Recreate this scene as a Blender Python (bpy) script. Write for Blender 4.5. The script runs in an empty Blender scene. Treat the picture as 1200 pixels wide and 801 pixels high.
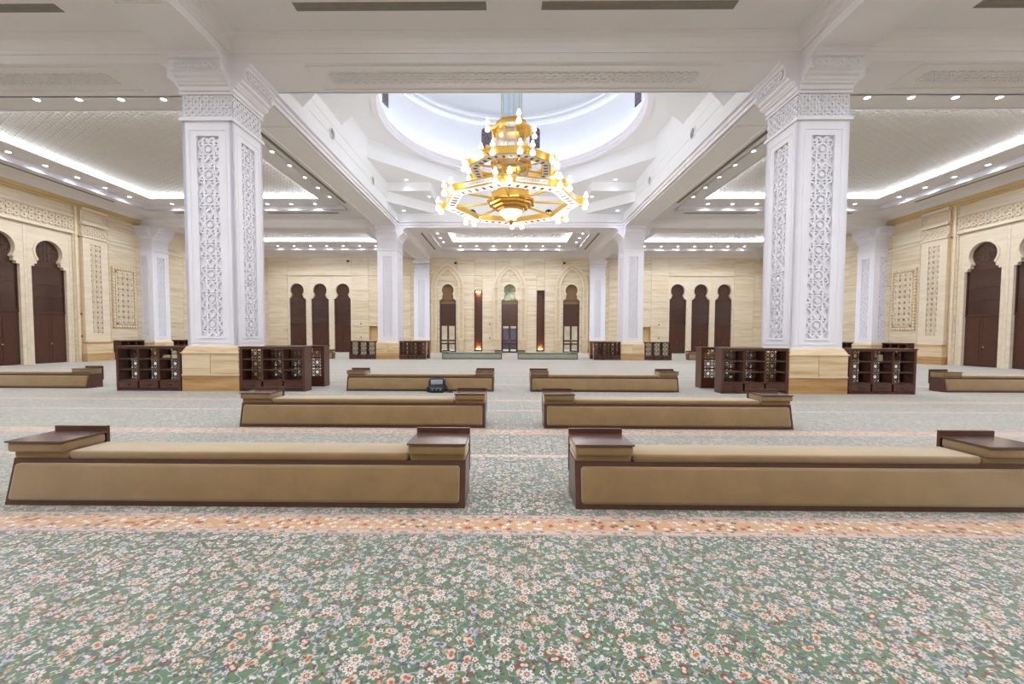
import bpy, bmesh, math, random
from mathutils import Matrix, Vector
PI = math.pi
random.seed(7)
SC = bpy.context.scene
COL = SC.collection

# ------------------------------------------------------------------ camera
cam_d = bpy.data.cameras.new('camera'); cam = bpy.data.objects.new('camera', cam_d); COL.objects.link(cam)
cam_d.sensor_width = 36.0; cam_d.lens = 36.0*486.363/1200.0
cam_d.shift_x = (600-590.474)/1200.0; cam_d.shift_y = (414.441-400.5)/1200.0
cam_d.clip_start = 0.05; cam_d.clip_end = 300
cam.matrix_world = Matrix.Translation((-0.1074, 0, 1.45)) @ (Matrix.Rotation(0.0103, 4, 'Z') @ Matrix.Rotation(PI/2-0.0399, 4, 'X') @ Matrix.Rotation(0.0034, 4, 'Z'))
SC.camera = cam
# ------------------------------------------------------------------ world, exposure, light levels
w = bpy.data.worlds.new('world'); SC.world = w; w.use_nodes = True
w.node_tree.nodes['Background'].inputs[0].default_value = (0.8, 0.85, 1.0, 1)
w.node_tree.nodes['Background'].inputs[1].default_value = 0.3
vs = SC.view_settings
vs.view_transform = 'Standard'; vs.look = 'None'; vs.gamma = 1.0; vs.use_curve_mapping = False
vs.exposure = 1.8
LV = dict(strip=3.3, spot=54.0, disc=5.0, dome=2.6, bulb=0.7, chand=38.0, chand_top=10.0, well=18.0)
SC.cycles.sample_clamp_indirect = 3.0
COOL = (0.83, 0.90, 1.0)
BLUE = (0.76, 0.86, 1.0)

# ------------------------------------------------------------------ material helpers
class NT:
    def __init__(s, name):
        m = bpy.data.materials.new(name); m.use_nodes = True; s.m = m; s.t = m.node_tree
        s.b = s.t.nodes['Principled BSDF']; s.out = s.t.nodes['Material Output']
    def n(s, typ, **k):
        nd = s.t.nodes.new(typ)
        for a, v in k.items(): setattr(nd, a, v)
        return nd
    def l(s, a, b): s.t.links.new(a, b)
    def put(s, sock, v):
        if hasattr(v, 'is_linked') or hasattr(v, 'links'): s.l(v, sock)
        else: sock.default_value = v
    def math(s, op, a, b=None, c=None, clamp=False):
        nd = s.n('ShaderNodeMath', operation=op, use_clamp=clamp)
        s.put(nd.inputs[0], a)
        if b is not None: s.put(nd.inputs[1], b)
        if c is not None: s.put(nd.inputs[2], c)
        return nd.outputs[0]
    def vmath(s, op, a, b=None):
        nd = s.n('ShaderNodeVectorMath', operation=op); s.put(nd.inputs[0], a)
        if b is not None: s.put(nd.inputs[1], b)
        return nd.outputs['Value'] if op in ('LENGTH', 'DOT_PRODUCT', 'DISTANCE') else nd.outputs[0]
    def mix(s, f, a, b, blend='MIX'):
        nd = s.n('ShaderNodeMix', data_type='RGBA', blend_type=blend); s.put(nd.inputs[0], f)
        s.put(nd.inputs[6], a); s.put(nd.inputs[7], b); return nd.outputs[2]
    def ramp(s, f, stops, mode='LINEAR'):
        nd = s.n('ShaderNodeValToRGB'); r = nd.color_ramp; r.interpolation = mode
        while len(r.elements) < len(stops): r.elements.new(0.5)
        for e, (p, c) in zip(r.elements, stops): e.position = p; e.color = c if len(c) == 4 else (*c, 1)
        s.put(nd.inputs[0], f); return nd.outputs[0]
    def noise(s, vec, scale, detail=3, rough=0.55, dist=0.0):
        nd = s.n('ShaderNodeTexNoise'); s.put(nd.inputs['Vector'], vec); nd.inputs['Scale'].default_value = scale
        nd.inputs['Detail'].default_value = detail; nd.inputs['Roughness'].default_value = rough; nd.inputs['Distortion'].default_value = dist
        return nd.outputs
    def bump(s, h, strength=0.2, dist=0.01):
        nd = s.n('ShaderNodeBump'); nd.inputs['Strength'].default_value = strength; nd.inputs['Distance'].default_value = dist
        s.put(nd.inputs['Height'], h); s.l(nd.outputs[0], s.b.inputs['Normal'])
    def coord(s, kind='Object'):
        return s.n('ShaderNodeTexCoord').outputs[kind]
    def mapping(s, vec, scale=(1, 1, 1), loc=(0, 0, 0), rot=(0, 0, 0)):
        nd = s.n('ShaderNodeMapping'); s.put(nd.inputs[0], vec); nd.inputs['Scale'].default_value = scale
        nd.inputs['Location'].default_value = loc; nd.inputs['Rotation'].default_value = rot; return nd.outputs[0]
def lin(r, g, b):
    f = lambda c: (c/255/12.92) if c/255 <= 0.04045 else ((c/255+0.055)/1.055)**2.4
    return (f(r), f(g), f(b), 1)
def worldpos(t): return t.n('ShaderNodeNewGeometry').outputs['Position']
M = {}
def simple(name, col, rough=0.5, metal=0.0, var=0.06, nscale=6.0, bump=0.0, coat=0.0, spec=0.5, bscale=80):
    t = NT(name); b = t.b
    p = worldpos(t); nz = t.noise(p, nscale, 4)
    lo = tuple(c*(1-var) for c in col[:3])+(1,); hi = tuple(min(1, c*(1+var)) for c in col[:3])+(1,)
    t.l(t.ramp(nz[0], [(0.3, lo), (0.7, hi)]), b.inputs['Base Color'])
    b.inputs['Roughness'].default_value = rough; b.inputs['Metallic'].default_value = metal
    b.inputs['Specular IOR Level'].default_value = spec
    if coat: b.inputs['Coat Weight'].default_value = coat; b.inputs['Coat Roughness'].default_value = 0.12
    if bump: t.bump(t.noise(p, bscale, 3)[0], bump, 0.004)
    M[name] = t.m; return t
def emit(name, col, strength):
    t = NT(name); b = t.b; b.inputs['Base Color'].default_value = (*col[:3], 1)
    b.inputs['Emission Color'].default_value = (*col[:3], 1); b.inputs['Emission Strength'].default_value = strength
    if name in ('bulb_light', 'disc_light', 'bowl_light'): t.m.cycles.emission_sampling = 'NONE'
    M[name] = t.m; return t

simple('plaster', (0.84, 0.82, 0.875, 1), 0.55, var=0.015, nscale=1.5)
simple('ceiling_paint', (0.83, 0.80, 0.81, 1), 0.7, var=0.015, nscale=1.0)
simple('well_paint', (0.84, 0.85, 0.88, 1), 0.6, var=0.01)
simple('slot_dark', lin(146, 139, 130), 0.7)
simple('joint', lin(150, 125, 90), 0.8)
simple('wood', lin(80, 43, 31), 0.32, var=0.18, nscale=9, coat=0.25)
simple('wood_door', lin(74, 39, 28), 0.3, var=0.15, nscale=7, coat=0.3)
simple('wood_desk', lin(88, 62, 56), 0.25, var=0.10, nscale=9, coat=0.5)
simple('bronze_grille', lin(92, 76, 60), 0.4, metal=0.4)
simple('door_glass', lin(66, 44, 40), 0.08, coat=0.4, var=0.1, nscale=1.0)
simple('gold', (0.83, 0.52, 0.12, 1), 0.33, metal=0.85, var=0.06, nscale=20)
simple('gold_dark', (0.50, 0.27, 0.05, 1), 0.3, metal=0.85, var=0.08, nscale=20)
simple('white_enamel', (0.86, 0.86, 0.84, 1), 0.3)
simple('inlay_brown', lin(95, 45, 25), 0.4)
simple('black_plastic', lin(30, 30, 34), 0.45)
simple('pack_fabric', lin(34, 35, 42), 0.75, bump=0.3)
simple('pack_grey', lin(150, 155, 165), 0.45)
simple('red_plastic', lin(190, 25, 20), 0.4)
simple('paper', lin(222, 212, 190), 0.7)
simple('paper_tan', lin(176, 160, 130), 0.7)
simple('chrome', (0.7, 0.7, 0.72, 1), 0.25, metal=1.0)
simple('brass', (0.8, 0.62, 0.3, 1), 0.25, metal=0.9)
simple('pane_cream', lin(205, 195, 170), 0.15, var=0.2, nscale=1.2, coat=0.3)  # opaque pale tint stands in for the lit room behind the glass
simple('pane_blue', lin(92, 88, 108), 0.12, var=0.25, nscale=1.2, coat=0.3)
simple('pane_green', lin(120, 130, 70), 0.12, var=0.6, nscale=5, coat=0.3)
simple('pane_brown', lin(126, 96, 60), 0.3, var=0.1)
simple('niche_brown', lin(96, 56, 36), 0.4, var=0.15)
emit('strip_light', COOL, LV['strip'])
emit('disc_light', COOL, LV['disc'])
emit('bulb_light', (1.0, 0.98, 0.92), LV['bulb'])
emit('dome_light', BLUE, LV['dome'])
emit('warm_light', (1.0, 0.62, 0.22), 14.0)
emit('bowl_light', (1.0, 0.98, 0.94), 0.12)
def cloth(name, c, var):
    t = NT(name); p = worldpos(t)
    a = t.noise(p, 3.2, 4, 0.6, 0.4)[0]
    lo = tuple(x*(1-var) for x in c[:3]); hi = tuple(x*(1+var) for x in c[:3])
    t.l(t.ramp(a, [(0.3, lo), (0.7, hi)]), t.b.inputs['Base Color'])
    t.b.inputs['Roughness'].default_value = 0.85; t.b.inputs['Specular IOR Level'].default_value = 0.2
    t.b.inputs['Sheen Weight'].default_value = 1.0; t.b.inputs['Sheen Roughness'].default_value = 0.45
    t.b.inputs['Sheen Tint'].default_value = (1.0, 0.92, 0.78, 1)
    t.bump(t.noise(p, 300, 2)[0], 0.15, 0.002); M[name] = t.m
cloth('velvet', lin(141, 115, 80), 0.12)
cloth('velvet_green', lin(140, 147, 132), 0.08)
def travertine(name, tint, gloss, var):
    t = NT(name); p = worldpos(t)
    rnd = t.n('ShaderNodeObjectInfo').outputs['Random']
    off = t.n('ShaderNodeCombineXYZ'); t.l(t.math('MULTIPLY', rnd, 17.0), off.inputs[0]); t.l(t.math('MULTIPLY', rnd, 31.0), off.inputs[2])
    q = t.vmath('ADD', p, off.outputs[0])
    q1 = t.mapping(q, (0.22, 0.22, 3.4)); q2 = t.mapping(q, (0.5, 0.5, 9.0))
    a = t.noise(q1, 1.6, 5, 0.6, 0.3)[0]; b = t.noise(q2, 2.2, 4, 0.6, 0.2)[0]
    f = t.math('ADD', t.math('MULTIPLY', a, 0.6), t.math('MULTIPLY', b, 0.4))
    f = t.math('ADD', f, t.math('MULTIPLY', t.math('SUBTRACT', rnd, 0.5), 0.06*var))
    d, m_, l_ = tint
    t.l(t.ramp(f, [(0.34, d), (0.48, m_), (0.62, l_)]), t.b.inputs['Base Color'])
    t.b.inputs['Roughness'].default_value = gloss; t.b.inputs['Specular IOR Level'].default_value = 0.5
    M[name] = t.m
travertine('stone', (lin(202, 176, 142), lin(221, 203, 174), lin(230, 217, 196)), 0.22, 1.0)
travertine('stone_base', (lin(186, 148, 102), lin(218, 192, 152), lin(228, 208, 178)), 0.28, 1.0)
travertine('stone_plinth', (lin(150, 104, 60), lin(184, 142, 92), lin(200, 166, 118)), 0.3, 1.0)
travertine('stone_carved', (lin(216, 196, 166), lin(224, 207, 182), lin(230, 216, 194)), 0.5, 0.4)
travertine('stone_arch', (lin(200, 174, 136), lin(210, 188, 152), lin(216, 196, 164)), 0.45, 0.3)
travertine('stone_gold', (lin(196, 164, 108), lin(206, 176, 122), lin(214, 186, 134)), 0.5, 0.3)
def tex_ceiling():
    t = NT('coffer_relief'); p = worldpos(t)
    hts = None
    p = t.vmath('ADD', p, t.vmath('MULTIPLY', t.noise(p, 1.2, 2)[1], (0.03, 0.03, 0.0)))
    for k in range(3):
        a = k*PI/3
        dv = t.vmath('DOT_PRODUCT', p, (math.cos(a), math.sin(a), 0.0))
        s_ = t.math('PINGPONG', dv, 0.13)
        hts = s_ if hts is None else t.math('MINIMUM', hts, s_)
    t.b.inputs['Base Color'].default_value = (0.74, 0.69, 0.63, 1); t.b.inputs['Roughness'].default_value = 0.6
    t.bump(t.math('MULTIPLY', hts, 14.0), 0.9, 0.05); M['coffer_relief'] = t.m
tex_ceiling()
def ribbed():
    t = NT('well_relief'); p = worldpos(t); z = t.n('ShaderNodeSeparateXYZ'); t.l(p, z.inputs[0])
    h = t.math('PINGPONG', z.outputs[2], 0.06)
    h2 = t.math('PINGPONG', t.math('ADD', z.outputs[0], z.outputs[1]), 0.07)
    t.b.inputs['Base Color'].default_value = (0.84, 0.85, 0.88, 1); t.b.inputs['Roughness'].default_value = 0.6
    t.bump(t.math('ADD', t.math('MULTIPLY', h, 10.0), t.math('MULTIPLY', h2, 5.0)), 0.3, 0.02); M['well_relief'] = t.m
ribbed()
def grille():
    t = NT('window_grille'); p = worldpos(t)
    v = t.n('ShaderNodeTexVoronoi'); t.l(p, v.inputs['Vector']); v.inputs['Scale'].default_value = 9
    t.l(t.ramp(v.outputs['Distance'], [(0.3, lin(58, 50, 56)), (0.5, lin(112, 100, 108))]), t.b.inputs['Base Color']); M['window_grille'] = t.m
grille()
def glass():
    t = NT('clear_glass'); t.t.nodes.remove(t.b)
    tr = t.n('ShaderNodeBsdfTransparent'); tr.inputs[0].default_value = (0.93, 0.96, 0.97, 1)
    gl = t.n('ShaderNodeBsdfGlossy'); gl.inputs[0].default_value = (0.85, 0.9, 0.95, 1); gl.inputs['Roughness'].default_value = 0.05
    mx = t.n('ShaderNodeMixShader'); mx.inputs[0].default_value = 0.18
    t.l(tr.outputs[0], mx.inputs[1]); t.l(gl.outputs[0], mx.inputs[2]); t.l(mx.outputs[0], t.out.inputs[0]); M['clear_glass'] = t.m
glass()
def carpet():
    t = NT('carpet'); p = worldpos(t)
    sp = t.n('ShaderNodeSeparateXYZ'); t.l(p, sp.inputs[0]); Y = sp.outputs[1]
    def cells(scale, off, rnd=0.75):
        v = t.vmath('ADD', t.vmath('MULTIPLY', p, (scale, scale, 0.0)), (off, off*1.7, 0.0))
        nd = t.n('ShaderNodeTexVoronoi', voronoi_dimensions='2D'); t.l(v, nd.inputs['Vector']); nd.inputs['Scale'].default_value = 1.0
        nd.inputs['Randomness'].default_value = rnd
        loc = t.vmath('SUBTRACT', v, nd.outputs['Position'])
        s3 = t.n('ShaderNodeSeparateXYZ'); t.l(loc, s3.inputs[0]); c3 = t.n('ShaderNodeSeparateColor'); t.l(nd.outputs['Color'], c3.inputs[0])
        r = t.math('SQRT', t.math('ADD', t.math('MULTIPLY', s3.outputs[0], s3.outputs[0]), t.math('MULTIPLY', s3.outputs[1], s3.outputs[1])))
        a = t.math('ARCTAN2', s3.outputs[1], s3.outputs[0])
        return r, a, c3.outputs[0], c3.outputs[1], c3.outputs[2]
    def petal(r, a, rnd, n, R, depth):
        ph = t.math('MULTIPLY', rnd, 6.283)
        c = t.math('ABSOLUTE', t.math('COSINE', t.math('ADD', t.math('MULTIPLY', a, n*0.5), ph)))
        return t.math('SUBTRACT', t.math('ADD', R*(1-1.5*depth), t.math('MULTIPLY', c, R*depth*1.5)), r)
    def mask(v, soft): return t.math('MULTIPLY', v, 1.0/soft, clamp=True)
    def step(a, b): return t.math('GREATER_THAN', a, b)
    nz = t.noise(p, 3.0, 3)[0]
    col = t.ramp(nz, [(0.3, lin(94, 122, 86)), (0.7, lin(107, 134, 98))])
    # vines
    for sc, off, c, wd in ((13.0, 3.1, lin(182, 178, 182), 0.013), (19.0, 9.4, lin(98, 90, 96), 0.011)):
        v = t.vmath('ADD', p, (off, off, 0.0)); n1 = t.noise(v, sc, 1.0, 0.4)[0]
        d = t.math('ABSOLUTE', t.math('SUBTRACT', n1, 0.5))
        col = t.mix(t.math('LESS_THAN', d, wd), col, c)
    # leaf flecks
    for sc_, of_, thr, pal in ((34.0, 5.3, 0.18, [(0.0, lin(118, 46, 38)), (0.2, lin(208, 196, 188)), (0.45, lin(92, 96, 116)), (0.6, lin(212, 168, 138)), (0.75, lin(78, 92, 74)), (0.88, lin(196, 196, 200))]),
                               (24.0, 13.1, 0.45, [(0.0, lin(226, 216, 204)), (0.3, lin(142, 74, 56)), (0.5, lin(176, 168, 172)), (0.72, lin(204, 150, 112)), (0.86, lin(84, 84, 100))])):
        r, a, c0, c1, c2 = cells(sc_, of_, 1.0)
        fl = t.math('MULTIPLY', mask(petal(r, a, c1, 2.0, 0.38, 0.52), 0.05), step(c0, thr))
        col = t.mix(fl, col, t.ramp(c2, pal, 'CONSTANT'))
    r, a, c0, c1, c2 = cells(12.5, 21.3, 1.0)
    on = step(c0, 0.62)
    col = t.mix(t.math('MULTIPLY', mask(petal(r, a, c1, 2.0, 0.44, 0.56), 0.04), on), col, t.ramp(c2, [(0.0, lin(224, 192, 168)), (0.35, lin(134, 62, 46)), (0.6, lin(190, 184, 188)), (0.8, lin(190, 150, 120))], 'CONSTANT'))
    col = t.mix(t.math('MULTIPLY', mask(petal(r, a, c1, 2.0, 0.24, 0.56), 0.03), on), col, t.ramp(c2, [(0.0, lin(178, 96, 66)), (0.35, lin(220, 200, 184)), (0.6, lin(96, 92, 110)), (0.8, lin(214, 198, 180))], 'CONSTANT'))
    # small flowers
    r, a, c0, c1, c2 = cells(20.5, 1.7, 0.95)
    on = step(c0, 0.58)
    col = t.mix(t.math('MULTIPLY', mask(petal(r, a, c1, 5.0, 0.40, 0.3), 0.04), on), col, lin(112, 100, 90))
    col = t.mix(t.math('MULTIPLY', mask(petal(r, a, c1, 5.0, 0.34, 0.34), 0.04), on), col, t.ramp(c2, [(0.0, lin(226, 217, 206)), (0.55, lin(216, 194, 176)), (0.75, lin(206, 204, 210))], 'CONSTANT'))
    col = t.mix(t.math('MULTIPLY', mask(petal(r, a, c1, 3.0, 0.13, 0.2), 0.03), on), col, t.ramp(c2, [(0.0, lin(146, 58, 42)), (0.5, lin(88, 84, 104)), (0.75, lin(190, 120, 78))], 'CONSTANT'))
    # large flowers
    r, a, c0, c1, c2 = cells(10.4, 7.9, 0.9)
    R = 0.36
    on = step(c0, 0.66)
    col = t.mix(t.math('MULTIPLY', mask(petal(r, a, c1, 8.0, R*1.1, 0.24), 0.03), on), col, lin(92, 84, 72))
    col = t.mix(t.math('MULTIPLY', mask(petal(r, a, c1, 8.0, R, 0.27), 0.03), on), col, t.ramp(c2, [(0, lin(228, 218, 206)), (0.7, lin(222, 200, 182))], 'CONSTANT'))
    col = t.mix(t.math('MULTIPLY', mask(petal(r, a, c1, 8.0, R*0.52, 0.38), 0.03), on), col, lin(140, 58, 42))
    col = t.mix(t.math('MULTIPLY', mask(petal(r, a, c1, 4.0, R*0.22, 0.1), 0.03), on), col, lin(232, 208, 170))
    # border stripes across the hall
    def band(y0, per, half):
        m_ = t.math('SUBTRACT', t.math('MODULO', t.math('ADD', t.math('SUBTRACT', Y, y0), per*20.5), per), per*0.5)
        return t.math('ABSOLUTE', m_)
    for y0, half, in_c in ((3.165, 0.17, lin(214, 164, 114)), (5.03, 0.07, lin(216, 184, 164))):
        d = t.math('ADD', band(y0, 3.16, half), t.math('LESS_THAN', Y, y0-1.0))
        r, a, c0, c1, c2 = cells(17.0, 2.2+half*10, 0.8)
        bc = in_c
        f1 = t.math('MULTIPLY', mask(petal(r, a, c1, 4.0, 0.46, 0.4), 0.05), step(c0, 0.12))
        bc = t.mix(f1, bc, t.ramp(c2, [(0, lin(236, 224, 206)), (0.42, lin(172, 62, 36)), (0.62, lin(104, 96, 92)), (0.72, lin(226, 190, 160))], 'CONSTANT'))
        edge = t.math('GREATER_THAN', d, half*0.6)
        bc = t.mix(edge, bc, t.mix(f1, lin(216, 186, 172), lin(148, 138, 138)))
        line = t.math('GREATER_THAN', d, half*0.93)
        bc = t.mix(line, bc, lin(196, 156, 134))
        col = t.mix(t.math('LESS_THAN', d, half), col, bc)
    col = t.mix(1.0, col, (0.74, 0.74, 0.75, 1), 'MULTIPLY')
    t.l(col, t.b.inputs['Base Color'])
    t.b.inputs['Roughness'].default_value = 0.95; t.b.inputs['Specular IOR Level'].default_value = 0.1
    t.b.inputs['Sheen Weight'].default_value = 1.0; t.b.inputs['Sheen Roughness'].default_value = 0.4; t.b.inputs['Sheen Tint'].default_value = (0.95, 0.97, 1.0, 1)
    t.bump(t.noise(p, 500, 2)[0], 0.3, 0.003)
    M['carpet'] = t.m
carpet()

# ------------------------------------------------------------------ geometry helpers
class MB:
    def __init__(s): s.v = []; s.f = []; s.sm = False
    def add(s, vs_, fs): o = len(s.v); s.v += [tuple(v) for v in vs_]; s.f += [tuple(i+o for i in f) for f in fs]; return s
    def box(s, x0, y0, z0, x1, y1, z1):
        return s.add([(x0,y0,z0),(x1,y0,z0),(x1,y1,z0),(x0,y1,z0),(x0,y0,z1),(x1,y0,z1),(x1,y1,z1),(x0,y1,z1)],
            [(3,2,1,0),(4,5,6,7),(0,1,5,4),(1,2,6,5),(2,3,7,6),(3,0,4,7)])
    def prism(s, poly, axis, a, b):
        # poly: CCW list of 2-D points; axis x -> (y,z), y -> (x,z), z -> (x,y)
        def P(u, v, w): return {'x': (w, u, v), 'y': (u, w, v), 'z': (u, v, w)}[axis]
        n = len(poly); vs_ = [P(u, v, a) for u, v in poly]+[P(u, v, b) for u, v in poly]
        return s.add(vs_, [tuple(range(n-1, -1, -1)), tuple(range(n, 2*n))]+[(i, (i+1) % n, n+(i+1) % n, n+i) for i in range(n)])
    def ring(s, o, i, axis, a, b):
        # band between two open contours of equal length (o outer, i inner), extruded a..b
        def P(u, v, w): return {'x': (w, u, v), 'y': (u, w, v), 'z': (u, v, w)}[axis]
        for k in range(len(o)-1):
            q = [o[k], o[k+1], i[k+1], i[k]]
            vs_ = [P(u, v, a) for u, v in q]+[P(u, v, b) for u, v in q]
            s.add(vs_, [(3,2,1,0),(4,5,6,7),(0,1,5,4),(1,2,6,5),(2,3,7,6),(3,0,4,7)])
        return s
    def lathe(s, prof, n, cx=0, cy=0, rot=0.0, cap=True):
        vs_ = []; fs = []
        for r, z in prof:
            for k in range(n):
                a = rot+2*PI*k/n; vs_.append((cx+r*math.cos(a), cy+r*math.sin(a), z))
        for j in range(len(prof)-1):
            for k in range(n): fs.append((j*n+k, j*n+(k+1) % n, (j+1)*n+(k+1) % n, (j+1)*n+k))
        if cap:
            fs.append(tuple(range(n-1, -1, -1))); fs.append(tuple((len(prof)-1)*n+k for k in range(n)))
        return s.add(vs_, fs)
    def tube(s, p, q, r, n=8, r2=None):
        p = Vector(p); q = Vector(q); d = (q-p).normalized(); u = d.orthogonal().normalized(); v = d.cross(u)
        r2 = r if r2 is None else r2; vs_ = []
        for c, rr in ((p, r), (q, r2)):
            for k in range(n): a = 2*PI*k/n; vs_.append(c+u*rr*math.cos(a)+v*rr*math.sin(a))
        return s.add(vs_, [tuple(range(n-1, -1, -1)), tuple(range(n, 2*n))]+[(k, (k+1) % n, n+(k+1) % n, n+k) for k in range(n)])
    def ball(s, c, r, n=12, m=8, sz=1.0):
        vs_ = [(c[0], c[1], c[2]-r*sz)]
        for j in range(1, m):
            a = -PI/2+PI*j/m
            for k in range(n): b = 2*PI*k/n; vs_.append((c[0]+r*math.cos(a)*math.cos(b), c[1]+r*math.cos(a)*math.sin(b), c[2]+r*sz*math.sin(a)))
        vs_.append((c[0], c[1], c[2]+r*sz)); T = len(vs_)-1; fs = []
        for k in range(n): fs.append((0, 1+(k+1) % n, 1+k)); fs.append((T, T-n+k, T-n+(k+1) % n))
        for j in range(m-2):
            for k in range(n): fs.append((1+j*n+k, 1+j*n+(k+1) % n, 1+(j+1)*n+(k+1) % n, 1+(j+1)*n+k))
        return s.add(vs_, fs)
    def bar2(s, p, q, w_, h0, h1, axis='y'):
        # flat strap between 2-D points p,q (width w_), from depth h0 to h1 along axis
        dx, dy = q[0]-p[0], q[1]-p[1]; L = math.hypot(dx, dy)
        if L < 1e-4: return s
        nx, ny = -dy/L*w_/2, dx/L*w_/2
        return s.prism([(p[0]-nx, p[1]-ny), (q[0]-nx, q[1]-ny), (q[0]+nx, q[1]+ny), (p[0]+nx, p[1]+ny)], axis, h0, h1)
    def mesh(s, name, mat, smooth=None):
        me = bpy.data.meshes.new(name); me.from_pydata(s.v, [], s.f); me.materials.append(M[mat]); me.update()
        bm = bmesh.new(); bm.from_mesh(me); bmesh.ops.recalc_face_normals(bm, faces=bm.faces); bm.to_mesh(me); bm.free()
        if smooth is not None:
            me.shade_smooth(); me.set_sharp_from_angle(angle=math.radians(smooth))
        return me
    def obj(s, name, mat, parent=None, smooth=None, loc=(0, 0, 0)):
        return link(name, s.mesh(name, mat, smooth), parent, loc)
def link(name, me, parent=None, loc=(0, 0, 0), rot=(0, 0, 0), scale=None):
    o = bpy.data.objects.new(name, me); COL.objects.link(o); o.location = loc; o.rotation_euler = rot
    if scale: o.scale = scale
    if parent: o.parent = parent
    return o
def thing(name, label, cat, loc=(0, 0, 0), rotz=0.0, group=None):
    o = bpy.data.objects.new(name, None); COL.objects.link(o); o.location = loc; o.rotation_euler = (0, 0, rotz); o.empty_display_size = 0.2
    return tag(o, label, cat, group)
def tag(o, label, cat, group=None):
    o['label'] = label; o['category'] = cat
    if group: o['group'] = group
    return o
def struct(o, label=None, cat=None):
    o['kind'] = 'structure'
    if label: o['label'] = label
    if cat: o['category'] = cat
    return o
def sempty(name, label, cat, loc=(0, 0, 0), rotz=0.0):
    return struct(thing(name, label, cat, loc, rotz))
def dup(root, loc, rotz=0.0, label=None, group=None):
    def cp(o, par):
        c = o.copy(); COL.objects.link(c)
        if par is not None: c.parent = par
        for ch in kids[o.name]: cp(ch, c)
        return c
    kids = {}
    def walk(o):
        kids[o.name] = list(o.children)
        for ch in o.children: walk(ch)
    walk(root); r = cp(root, None); r.location = loc; r.rotation_euler = (0, 0, rotz)
    if label: r['label'] = label
    if group: r['group'] = group
    return r
def rbox(x0, y0, z0, x1, y1, z1, r, mat, name, seg=3, puff=0.0):
    bm = bmesh.new(); bmesh.ops.create_cube(bm, size=1.0)
    for v in bm.verts:
        v.co = ((x0+x1)/2+v.co.x*(x1-x0), (y0+y1)/2+v.co.y*(y1-y0), (z0+z1)/2+v.co.z*(z1-z0))
    bmesh.ops.bevel(bm, geom=bm.edges[:], offset=r, segments=seg, affect='EDGES', profile=0.5)
    me = bpy.data.meshes.new(name); bm.to_mesh(me); bm.free(); me.materials.append(M[mat]); me.shade_smooth(); me.set_sharp_from_angle(angle=math.radians(50)); return me
def clip(p, q, x0, y0, x1, y1):
    dx, dy = q[0]-p[0], q[1]-p[1]; t0, t1 = 0.0, 1.0
    for a, b in ((-dx, p[0]-x0), (dx, x1-p[0]), (-dy, p[1]-y0), (dy, y1-p[1])):
        if abs(a) < 1e-9:
            if b < 0: return None
        else:
            t = b/a
            if a < 0: t0 = max(t0, t)
            else: t1 = min(t1, t)
    if t0 >= t1-1e-6: return None
    return (p[0]+t0*dx, p[1]+t0*dy), (p[0]+t1*dx, p[1]+t1*dy)
def star_segments(cx, cy, R, n=8, k=3, rot=PI/8):
    pts = [(cx+R*math.cos(rot+2*PI*i/n), cy+R*math.sin(rot+2*PI*i/n)) for i in range(n)]
    return [(pts[i], pts[(i+k) % n]) for i in range(n)]
def lattice(W, H, per, R, bw, depth, axis, rosette=0.0, corners=True):
    # strapwork of interlaced eight-point stars filling a W x H rectangle centred on x, starting at 0 in height
    mb = MB(); seen = set()
    nr = max(1, round(H/per)); per = H/nr
    nc = max(1, round(W/per)) if W > per*1.4 else 1
    cw = W/nc
    cs = []
    for j in range(-1, nr+1):
        for i in range(-1, nc+1):
            cs.append((-W/2+cw*(i+0.5), per*(j+0.5)))
            if corners: cs.append((-W/2+cw*i, per*j))
    for c in cs:
        for a, b in star_segments(c[0], c[1], R):
            g = clip(a, b, -W/2, 0, W/2, H)
            if g:
                key = tuple(round(x, 3) for x in (*g[0], *g[1]))
                if key in seen: continue
                seen.add(key); mb.bar2(g[0], g[1], bw, 0, depth*(0.86+0.14*((len(seen)*7) % 11)/10), axis)
        if rosette and -W/2 < c[0] < W/2 and 0 < c[1] < H:
            pr = [(c[0]+rosette*math.cos(PI/8+i*PI/4), c[1]+rosette*math.sin(PI/8+i*PI/4)) for i in range(8)]
            mb.prism(pr, axis, 0, depth*1.15)
    return mb

# ------------------------------------------------------------------ dimensions
CX, CW = 7.96, 1.316                  # column centre line and width
Y1, Y2, YW = 11.597, 27.709, 38.8     # column rows and far wall
XW = 24.15                            # side wall
H2 = CW/2
ZB, ZS, ZR, ZF = 8.5, 9.07, 9.35, 9.58   # beam soffit, bay soffit, light ring, coffer field
YR = -4.6                             # rear end of the hall

# ------------------------------------------------------------------ floor
struct(MB().box(-XW-0.6, YR-0.4, -0.2, XW+0.6, YW+0.8, 0).obj('floor', 'carpet'), 'green floral wall-to-wall carpet with orange border stripes', 'carpet')

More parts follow.
